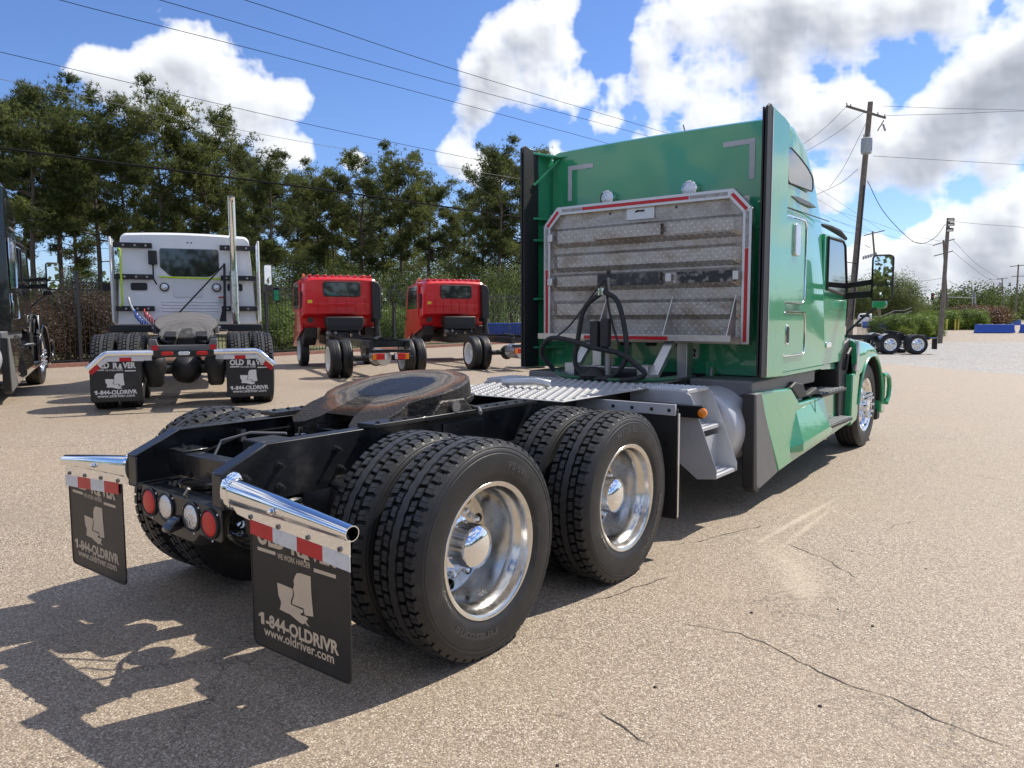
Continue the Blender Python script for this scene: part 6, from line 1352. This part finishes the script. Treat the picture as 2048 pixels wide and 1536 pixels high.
FT = [(1690,560,110,0),(1715,565,105,1),(1740,570,120,1),(1770,545,118,0),(1790,560,112,1),(1812,585,125,0),(1835,600,130,1)]
for k, (u, v, D, i) in enumerate(FT):
    plant('broadleaf_tree', BROADS, i, gp(u, D), at(u, v, D).z, f"dark broadleaf tree in the wood behind the mirror, {['leftmost','second from left','third from left','middle','third from right','second from right','rightmost'][k]}", 'tree', 'wood behind the mirror', [6.4,8.0][i], rp_.uniform(0, 6.28), 1.25)
# the distant wood closes the horizon all round; it reads as one mass
def far_wood():
    rng = np.random.default_rng(8); cen, out, num, siz = [], [], [], []
    for k in range(560):
        c_ = k % 3
        az = rng.uniform(R(20), R(100)) if c_ == 0 else rng.uniform(R(10), R(60)) if c_ == 1 else rng.uniform(R(75), R(290)); D = rng.uniform(230, 330) if c_ < 2 else rng.uniform(60, 95); s_, d_ = D*math.sin(az), D*math.cos(az)
        p = site(s_, d_); h = rng.uniform(5.5, 10.5)*(1+0.25*math.sin(az*23)+.2*math.sin(az*51)); r = rng.uniform(3, 5.5)
        for j in range(46):
            q = rng.normal(0, 1, 3); q /= np.linalg.norm(q); q *= rng.uniform(.55, 1); cen.append((p.x+q[0]*r, p.y+q[1]*r, max(.3, h*.5+q[2]*h*.5))); out.append(q); num.append(13 if c_ < 2 else 5); siz.append(.24 if c_ < 2 else .38)
    num = np.array(num); C = np.repeat(np.array(cen), num, 0); N = np.repeat(np.array(out), num, 0); s = np.repeat(np.array(siz), num)[:, None]*rng.uniform(.5, 1.4, (len(C), 1)); n = len(C)
    C = C+rng.normal(0, .9, (n, 3)); N = N+rng.normal(0, .5, (n, 3)); N /= np.linalg.norm(N, axis=1, keepdims=True)
    A = np.cross(N, rng.normal(0, 1, N.shape)); A /= np.linalg.norm(A, axis=1, keepdims=True); B = np.cross(N, A)
    Vv = np.stack([C-A*s, C-B*s, C+A*s, C+B*s], 1).reshape(-1, 3); return np_mesh('far_wood', Vv, np.arange(len(Vv)).reshape(-1, 4), BROAD)
o = inst('far_wood', far_wood()); tag(o, 'dark distant wood along the horizon', 'wood', kind='stuff')

# ------------------------------------------------------------------ poles, wires, lamps
def pole(name, bu, bv_D, tu, tv, r0, r1, label, cat='utility pole', group='utility poles', m=None):
    D = bv_D; b = gp(bu, D); t = at(tu, tv, D)
    e = empty(name, b, 0, label, cat, group); q = t-b
    MB().tube([(0,0,-0.3), tuple(q*.5), tuple(q)], [r0,(r0+r1)/2,r1], 12).build('pole', m or WOODP, e); return e, b
def W2(e, b, u, v, D): return at(u, v, D)-b
bpz, bb = pole('utility_pole', 1697, 46, 1741, 204, 0.21, 0.15, 'tall leaning wooden utility pole with a grey transformer')
a, c = W2(bpz,bb,1692,212,46), W2(bpz,bb,1772,236,45.2)
ca = MB().bar(a, c, 0.10, 0.13).build('crossarm', WOODP, bpz, bevel=0.01)
for t in (0.02,0.12,0.80,0.97):
    q = a.lerp(c, t); MB().lathe([(0.02,0),(0.05,0.03),(0.03,0.07),(0.05,0.10),(0.02,0.15),(0.001,0.17)],'z',tuple(q+Vector((0,0,.07))),10).build('insulator', GREYMET, ca)
MB().bar(W2(bpz,bb,1755,262,45.8), W2(bpz,bb,1768,240,45.4), 0.04, 0.05).build('brace', WOODP, bpz)
q = W2(bpz,bb,1733,292,45.4); can = MB().lathe([(0.001,-.45),(0.27,-.44),(0.29,-.42),(0.29,.36),(0.31,.38),(0.31,.42),(0.2,.47),(0.001,.48)],'z',tuple(q),24).build('transformer_can', GREYMET, bpz)
for dx in (-.15,.15): MB().lathe([(0.03,.45),(0.06,.5),(0.04,.56),(0.06,.62),(0.03,.7)],'z',tuple(q+Vector((dx,0,0))),10).build('bushing', GREYMET, can)
for k in range(4): MB().bar(q+Vector((.3*math.cos(k*1.57),.3*math.sin(k*1.57),-.3)), q+Vector((.3*math.cos(k*1.57),.3*math.sin(k*1.57),.3)), .03,.03).build('cooling_fin', GREYMET, can)
q = W2(bpz,bb,1766,248,45.5); MB().cyl(tuple(q), tuple(q+Vector((.12,.1,-.4))), 0.06, n=10).build('cutout_fuse', GREYMET, bpz)
MB().tube([tuple(W2(bpz,bb,1729,370,45.6)), tuple(W2(bpz,bb,1716,520,45.6)), tuple(W2(bpz,bb,1704,640,45.6))], 0.05, 8).build('conduit', PLAST, bpz)
p2, b2 = pole('utility_pole', 1762, 95, 1745, 463, 0.17, 0.11, 'smaller utility pole with crossarm seen above the truck mirror')
MB().bar(W2(p2,b2,1728,471,95), W2(p2,b2,1769,461,95), .10, .12).build('crossarm', WOODP, p2)
for (u0,v0,u1,v1) in ((1728,512,1752,508),(1730,490,1740,496)): MB().bar(W2(p2,b2,u0,v0,95), W2(p2,b2,u1,v1,95), .06, .07).build('equipment_arm', GREYMET, p2)
for k in range(6): q = W2(p2,b2,1727+k*5,516-k*1.5,95); MB().lathe([(0.05,-.2),(0.13,-.1),(0.13,.15),(0.05,.25)],'z',tuple(q),8).build('equipment_can', GREYMET, p2)
p3, b3 = pole('floodlight_pole', 1882, 56, 1897, 436, 0.17, 0.12, 'wooden light pole with stacked floodlights on the gravel', 'light pole', 'light poles')
for (u, v) in ((1899,440),(1899,449),(1897,460)):
    q = W2(p3,b3,u,v,56); fl = MB().obox(q+Vector((.12,-.1,0)), (.42,.32,.22), Matrix.Rotation(.35,3,'X')).build('floodlight', PLAST, p3, bevel=.03); MB().obox(q+Vector((.12,-.27,-.06)), (.36,.02,.16), Matrix.Rotation(.35,3,'X')).build('lamp_glass', CLEARL, fl)
p4, b4 = pole('utility_pole', 1897, 92, 1887, 480, 0.16, 0.11, 'utility pole with two crossarms behind the floodlight pole')
for (u0,v0,u1,v1) in ((1866,491,1909,478),(1868,512,1906,502)): MB().bar(W2(p4,b4,u0,v0,92), W2(p4,b4,u1,v1,92), .09, .11).build('crossarm', WOODP, p4)
p5, b5 = pole('utility_pole', 2009, 170, 2004, 556, 0.18, 0.12, 'distant utility pole left of the rightmost pole')
MB().bar(W2(p5,b5,1994,558,170), W2(p5,b5,2015,556,170), .12, .14).build('crossarm', WOODP, p5); MB().lathe([(0.001,-.5),(.3,-.45),(.3,.4),(.001,.5)],'z',tuple(W2(p5,b5,2001,568,169)),10).build('transformer_can', GREYMET, p5)
p6, b6 = pole('utility_pole', 2030, 140, 2037, 529, 0.17, 0.12, 'rightmost distant utility pole with crossarm')
MB().bar(W2(p6,b6,2020,533,140), W2(p6,b6,2052,530,140), .12, .14).build('crossarm', WOODP, p6); MB().bar(W2(p6,b6,2023,553,140), W2(p6,b6,2049,552,140), .10, .12).build('crossarm', WOODP, p6)
p7, b7 = pole('street_lamp', 1944, 130, 1946, 578, 0.10, 0.07, 'street lamp with a long arm above the russet shrubs', 'street lamp', 'street lamps', GREYMET)
MB().tube([tuple(W2(p7,b7,1946,582,130)), tuple(W2(p7,b7,1935,576,130)), tuple(W2(p7,b7,1926,575,130))], .06, 6).build('lamp_arm', GREYMET, p7); MB().obox(W2(p7,b7,1925,575,130), (.8,.3,.15)).build('lamp_head', GREYMET, p7)
p8, b8 = pole('traffic_signal', 1952, 120, 1950, 585, 0.13, 0.10, 'traffic signal mast with two signals over the road', 'traffic signal', 'traffic signals', GREYMET)
MB().tube([tuple(W2(p8,b8,1950,596,120)), tuple(W2(p8,b8,1862,593,120))], .07, 6).build('mast_arm', GREYMET, p8)
for u in (1865,1883):
    q = W2(p8,b8,u,593,119.6); h = MB().obox(q, (.40,.30,1.1)).build('signal_head', PLAST, p8, bevel=.03)
    for k, m in enumerate((REDL, AMBER, GREENH)): MB().disc(tuple(q+Vector((0.1,-.16,.33-.33*k))), .11, (.5,-.85,0), 10, .02).build('signal_lens', m, h)
p9, b9 = pole('traffic_signal', 1780, 122, 1781, 590, 0.12, 0.10, 'traffic signal mast with a white sign beside the truck mirror', 'traffic signal', 'traffic signals', GREYMET)
MB().tube([tuple(W2(p9,b9,1781,591,122)), tuple(W2(p9,b9,1826,590,122))], .06, 6).build('mast_arm', GREYMET, p9); MB().obox(W2(p9,b9,1814,591,121.8), (.95,.06,.6)).build('street_sign', WHITET, p9)

def wire(pts, D0, D1, r, label, m=WIRE):
    u0, u1 = pts[0][0], pts[-1][0]; P = []
    sp_ = spline([Vector((u, v, 0)) for u, v in pts], 10)
    for q in sp_:
        t = (q.x-u0)/(u1-u0); D = 1/((1-t)/D0+t/D1); P.append(at(q.x, q.y, D))
    tag(MB().tube(P, r, 5).build('power_line', m), label, 'wire', 'overhead wires')
wire([(-260,-110),(120,0),(605,124),(1190,280),(1500,372),(1740,470)], 20, 95, 0.012, 'thin overhead wire crossing the left cloud, lowest of the top three')
wire([(-60,-108),(320,0),(800,140),(1250,260),(1520,340),(1748,464)], 20, 95, 0.012, 'thin overhead wire, middle of the top three')
wire([(110,-112),(490,0),(900,136),(1320,262),(1560,335),(1766,462)], 20, 95, 0.012, 'thin overhead wire, highest of the top three')
wire([(-200,60),(0,104),(560,236),(1030,335),(1400,408),(1730,471)], 30, 95, 0.014, 'grey overhead wire passing in front of the pine tops')
wire([(-200,118),(0,158),(490,262),(830,322),(1040,358),(1400,420),(1735,500)], 30, 95, 0.012, 'pale overhead wire just below the pine tops', WIREL)
wire([(-300,256),(0,296),(620,376),(1036,434),(1400,482),(1712,527)], 15, 45.8, 0.026, 'thick black cable slung in front of the pines')
wire([(-200,540),(160,497),(520,520),(800,540),(1020,525),(1200,520)], 44, 44, 0.012, 'low dark wire in front of the lower trees')
wire([(1765,212),(1900,217),(2060,221),(2300,235)], 46, 60, 0.012, 'upper wire leaving the tall pole to the right')
wire([(1772,231),(1900,228),(2060,222),(2300,225)], 46, 60, 0.012, 'second wire leaving the tall pole to the right')
wire([(1746,312),(1880,320),(2060,331),(2300,350)], 46, 60, 0.012, 'wire leaving the transformer to the right')
wire([(1693,213),(1650,255),(1600,292),(1500,350)], 46, 70, 0.012, 'wire falling left from the tip of the crossarm')
wire([(1728,225),(1670,268),(1610,303),(1500,360)], 46, 70, 0.012, 'wire falling left from the middle of the crossarm')
wire([(1735,240),(1690,330),(1659,375)], 46, 46, 0.012, 'steep guy wire left of the tall pole')
wire([(1716,338),(1690,360),(1658,378),(1560,420)], 46, 60, 0.014, 'service wire falling left below the transformer')
wire([(1735,362),(1765,420),(1810,470),(1840,487),(1870,475),(1891,448)], 45.8, 56, 0.020, 'black cable sagging between the tall pole and floodlight pole')
wire([(1905,443),(1970,449),(2060,456),(2300,480)], 56, 70, 0.012, 'wire leaving the floodlight pole to the right')
wire([(1665,420),(1740,442),(1820,470),(1880,482)], 95, 92, 0.014, 'distant wire between the two smaller poles, upper')
wire([(1665,440),(1740,462),(1820,482),(1868,490)], 95, 92, 0.014, 'distant wire between the two smaller poles, lower')
wire([(1785,557),(1840,562),(1888,556)], 90, 90, 0.018, 'low distant cable right of the truck mirror')
wire([(1898,562),(1930,580),(1965,592),(2004,580)], 90, 170, 0.025, 'sagging cable behind the floodlight pole')
wire([(1906,480),(1950,525),(1998,557)], 92, 170, 0.018, 'distant wire falling right from the crossarm')
wire([(1906,503),(1945,535),(1975,556),(2010,560)], 92, 170, 0.018, 'second distant wire falling right from the crossarm')
# ------------------------------------------------------------------ small things on the right
BOL = MB().lathe([(0.09,0),(0.09,1.0),(0.07,1.06),(0.001,1.09)],'z',(0,0,0),14).mesh('bollard', YELLOW)
for u, lab in ((1894,'yellow bollard nearest the floodlight pole'),(1911,'yellow bollard in the middle'),(1917,'yellow bollard farthest right')):
    o = inst('bollard', BOL, None, gp(u, 76)); tag(o, lab, 'bollard', 'yellow bollards')
def barrier(u, D, L_, rz, label):
    e = empty('concrete_barrier', gp(u, D), rz, label, 'barrier', 'blue concrete barriers'); pr_ = [(-.30,0),(.30,0),(.30,.10),(.16,.30),(.12,.78),(-.12,.78),(-.16,.30),(-.30,.10)]
    MB().prism([(a,b) for a,b in pr_],'x',-L_/2,L_/2).build('body', BLUEP, e, bevel=.02)
    for k in range(int(L_)): MB().box(-L_/2+.3+k*1.0,-L_/2+.55+k*1.0,-.13,.13,.775,.80).build('worn_edge', WHITET, e, bevel=.01)
barrier(1990, 70, 3.4, YAW-R(4), 'long blue concrete barrier beside the gravel'); barrier(2016, 108, 3.4, YAW-R(4), 'farther blue concrete barrier above the long one'); barrier(2072, 70, 2.6, YAW-R(4), 'blue concrete barrier cut off by the right edge')
# low iron fence and stair rails by the tall pole
rf = empty('iron_railing', (0,0,0), 0, 'black iron railing behind the black chassis', 'railing')
for k in range(26):
    u = 1716+k*2.4; p = gp(u, 58); MB().box(p.x-.012,p.x+.012,p.y-.012,p.y+.012,p.z,p.z+1.25).build('picket', IRON, rf)
for z in (.12, 1.2): a, b = gp(1714,58,z), gp(1779,58,z); MB().bar(a,b,.04,.04).build('rail', IRON, rf)
sr = empty('stair_railing', (0,0,0), 0, 'grey handrail climbing towards the hedge', 'railing')
for dv in (0, 7): MB().tube([at(1745,634+dv,74), at(1765,632+dv,74), at(1790,621+dv,74), at(1808,621+dv,74), at(1824,615+dv,74)], .03, 6).build('rail', GREYMET, sr)
for u, v in ((1765,632),(1790,621),(1808,621),(1824,613)): a = at(u, v, 74); b = gp(u, 74); MB().tube([b, a], .03, 6).build('post', IRON, sr)
# blue skips behind the fences
def skip(u, D, L_, h, rz, label):
    e = empty('dumpster', gp(u, D), rz, label, 'dumpster', 'blue dumpsters'); MB().prism([(-.9,0.1),(.9,0.1),(1.0,h),(-1.0,h)],'x',-L_/2,L_/2).build('body', BLUEP, e, bevel=.02)
    for k in range(int(L_/.3)): MB().box(-L_/2+.1+k*.3,-L_/2+.16+k*.3,-1.05,-.92,.15,h-.05).build('rib', BLUEP, e)
    MB().box(-L_/2-.04,L_/2+.04,-1.06,1.06,h,h+.06).build('rim', BLUEP, e)
skip(1010, 42, 2.6, 0.85, YAW, 'ribbed blue dumpster behind the fence beside the green cab'); skip(1752, 80, 1.9, 0.75, YAW, 'small blue dumpster behind the iron railing')
# white cars beyond the fence
def car(u, D, rz, paint, label):
    e = empty('parked_car', gp(u, D), rz, label, 'car', 'cars beyond the fence')
    secs = [(-2.2,.82,.45,.95,.12),(-2.05,.88,.35,1.05,.15),(-1.7,.9,.30,1.60,.2),(-1.2,.9,.28,1.72,.22),(.2,.9,.28,1.70,.22),(.75,.9,.28,1.30,.2),(.95,.9,.28,1.10,.15),(1.9,.88,.32,.98,.15),(2.2,.80,.42,.80,.12)]
    MB().loft([cab_ring(y,w,w*.86 if zt > 1.2 else w*.96,zb,zt,r,.02) for y,w,zb,zt,r in secs]).build('body', paint, e)
    for s in (-1,1):
        MB().prism([(-1.75,1.12),(.70,1.12),(.30,1.58),(-1.4,1.60)],'x',s*.80,s*.872).build('side_window', GLASS, e)
        for y in (-1.35,1.35):
            w = MB().lathe([(.001,.10),(.20,.10),(.22,.08),(.22,-.08)],'x',(0,0,0),20).build('wheel', BRUSH, e, loc=(s*.80,y,.34)); MB().lathe([(.20,.09),(.24,.11),(.32,.10),(.34,.06),(.34,-.06),(.32,-.1),(.2,-.09)],'x',(0,0,0),24).build('tyre', RUBBER, w)
        MB().box(min(s*.55,s*.80),max(s*.55,s*.80),-2.19,-2.12,.85,1.05).build('tail_light', REDL, e, bevel=.02)
    MB().prism([(-.62,1.15),(.62,1.15),(.55,1.52),(-.55,1.52)],'y',-1.93,-1.82).build('rear_window', GLASS, e); return e
car(786, 50, YAW-R(70), WHITEP, 'white car beyond the fence between the red cabs'); car(1732, 100, YAW-R(30), WHITEP, 'white car beyond the railing left of the mirror arm')
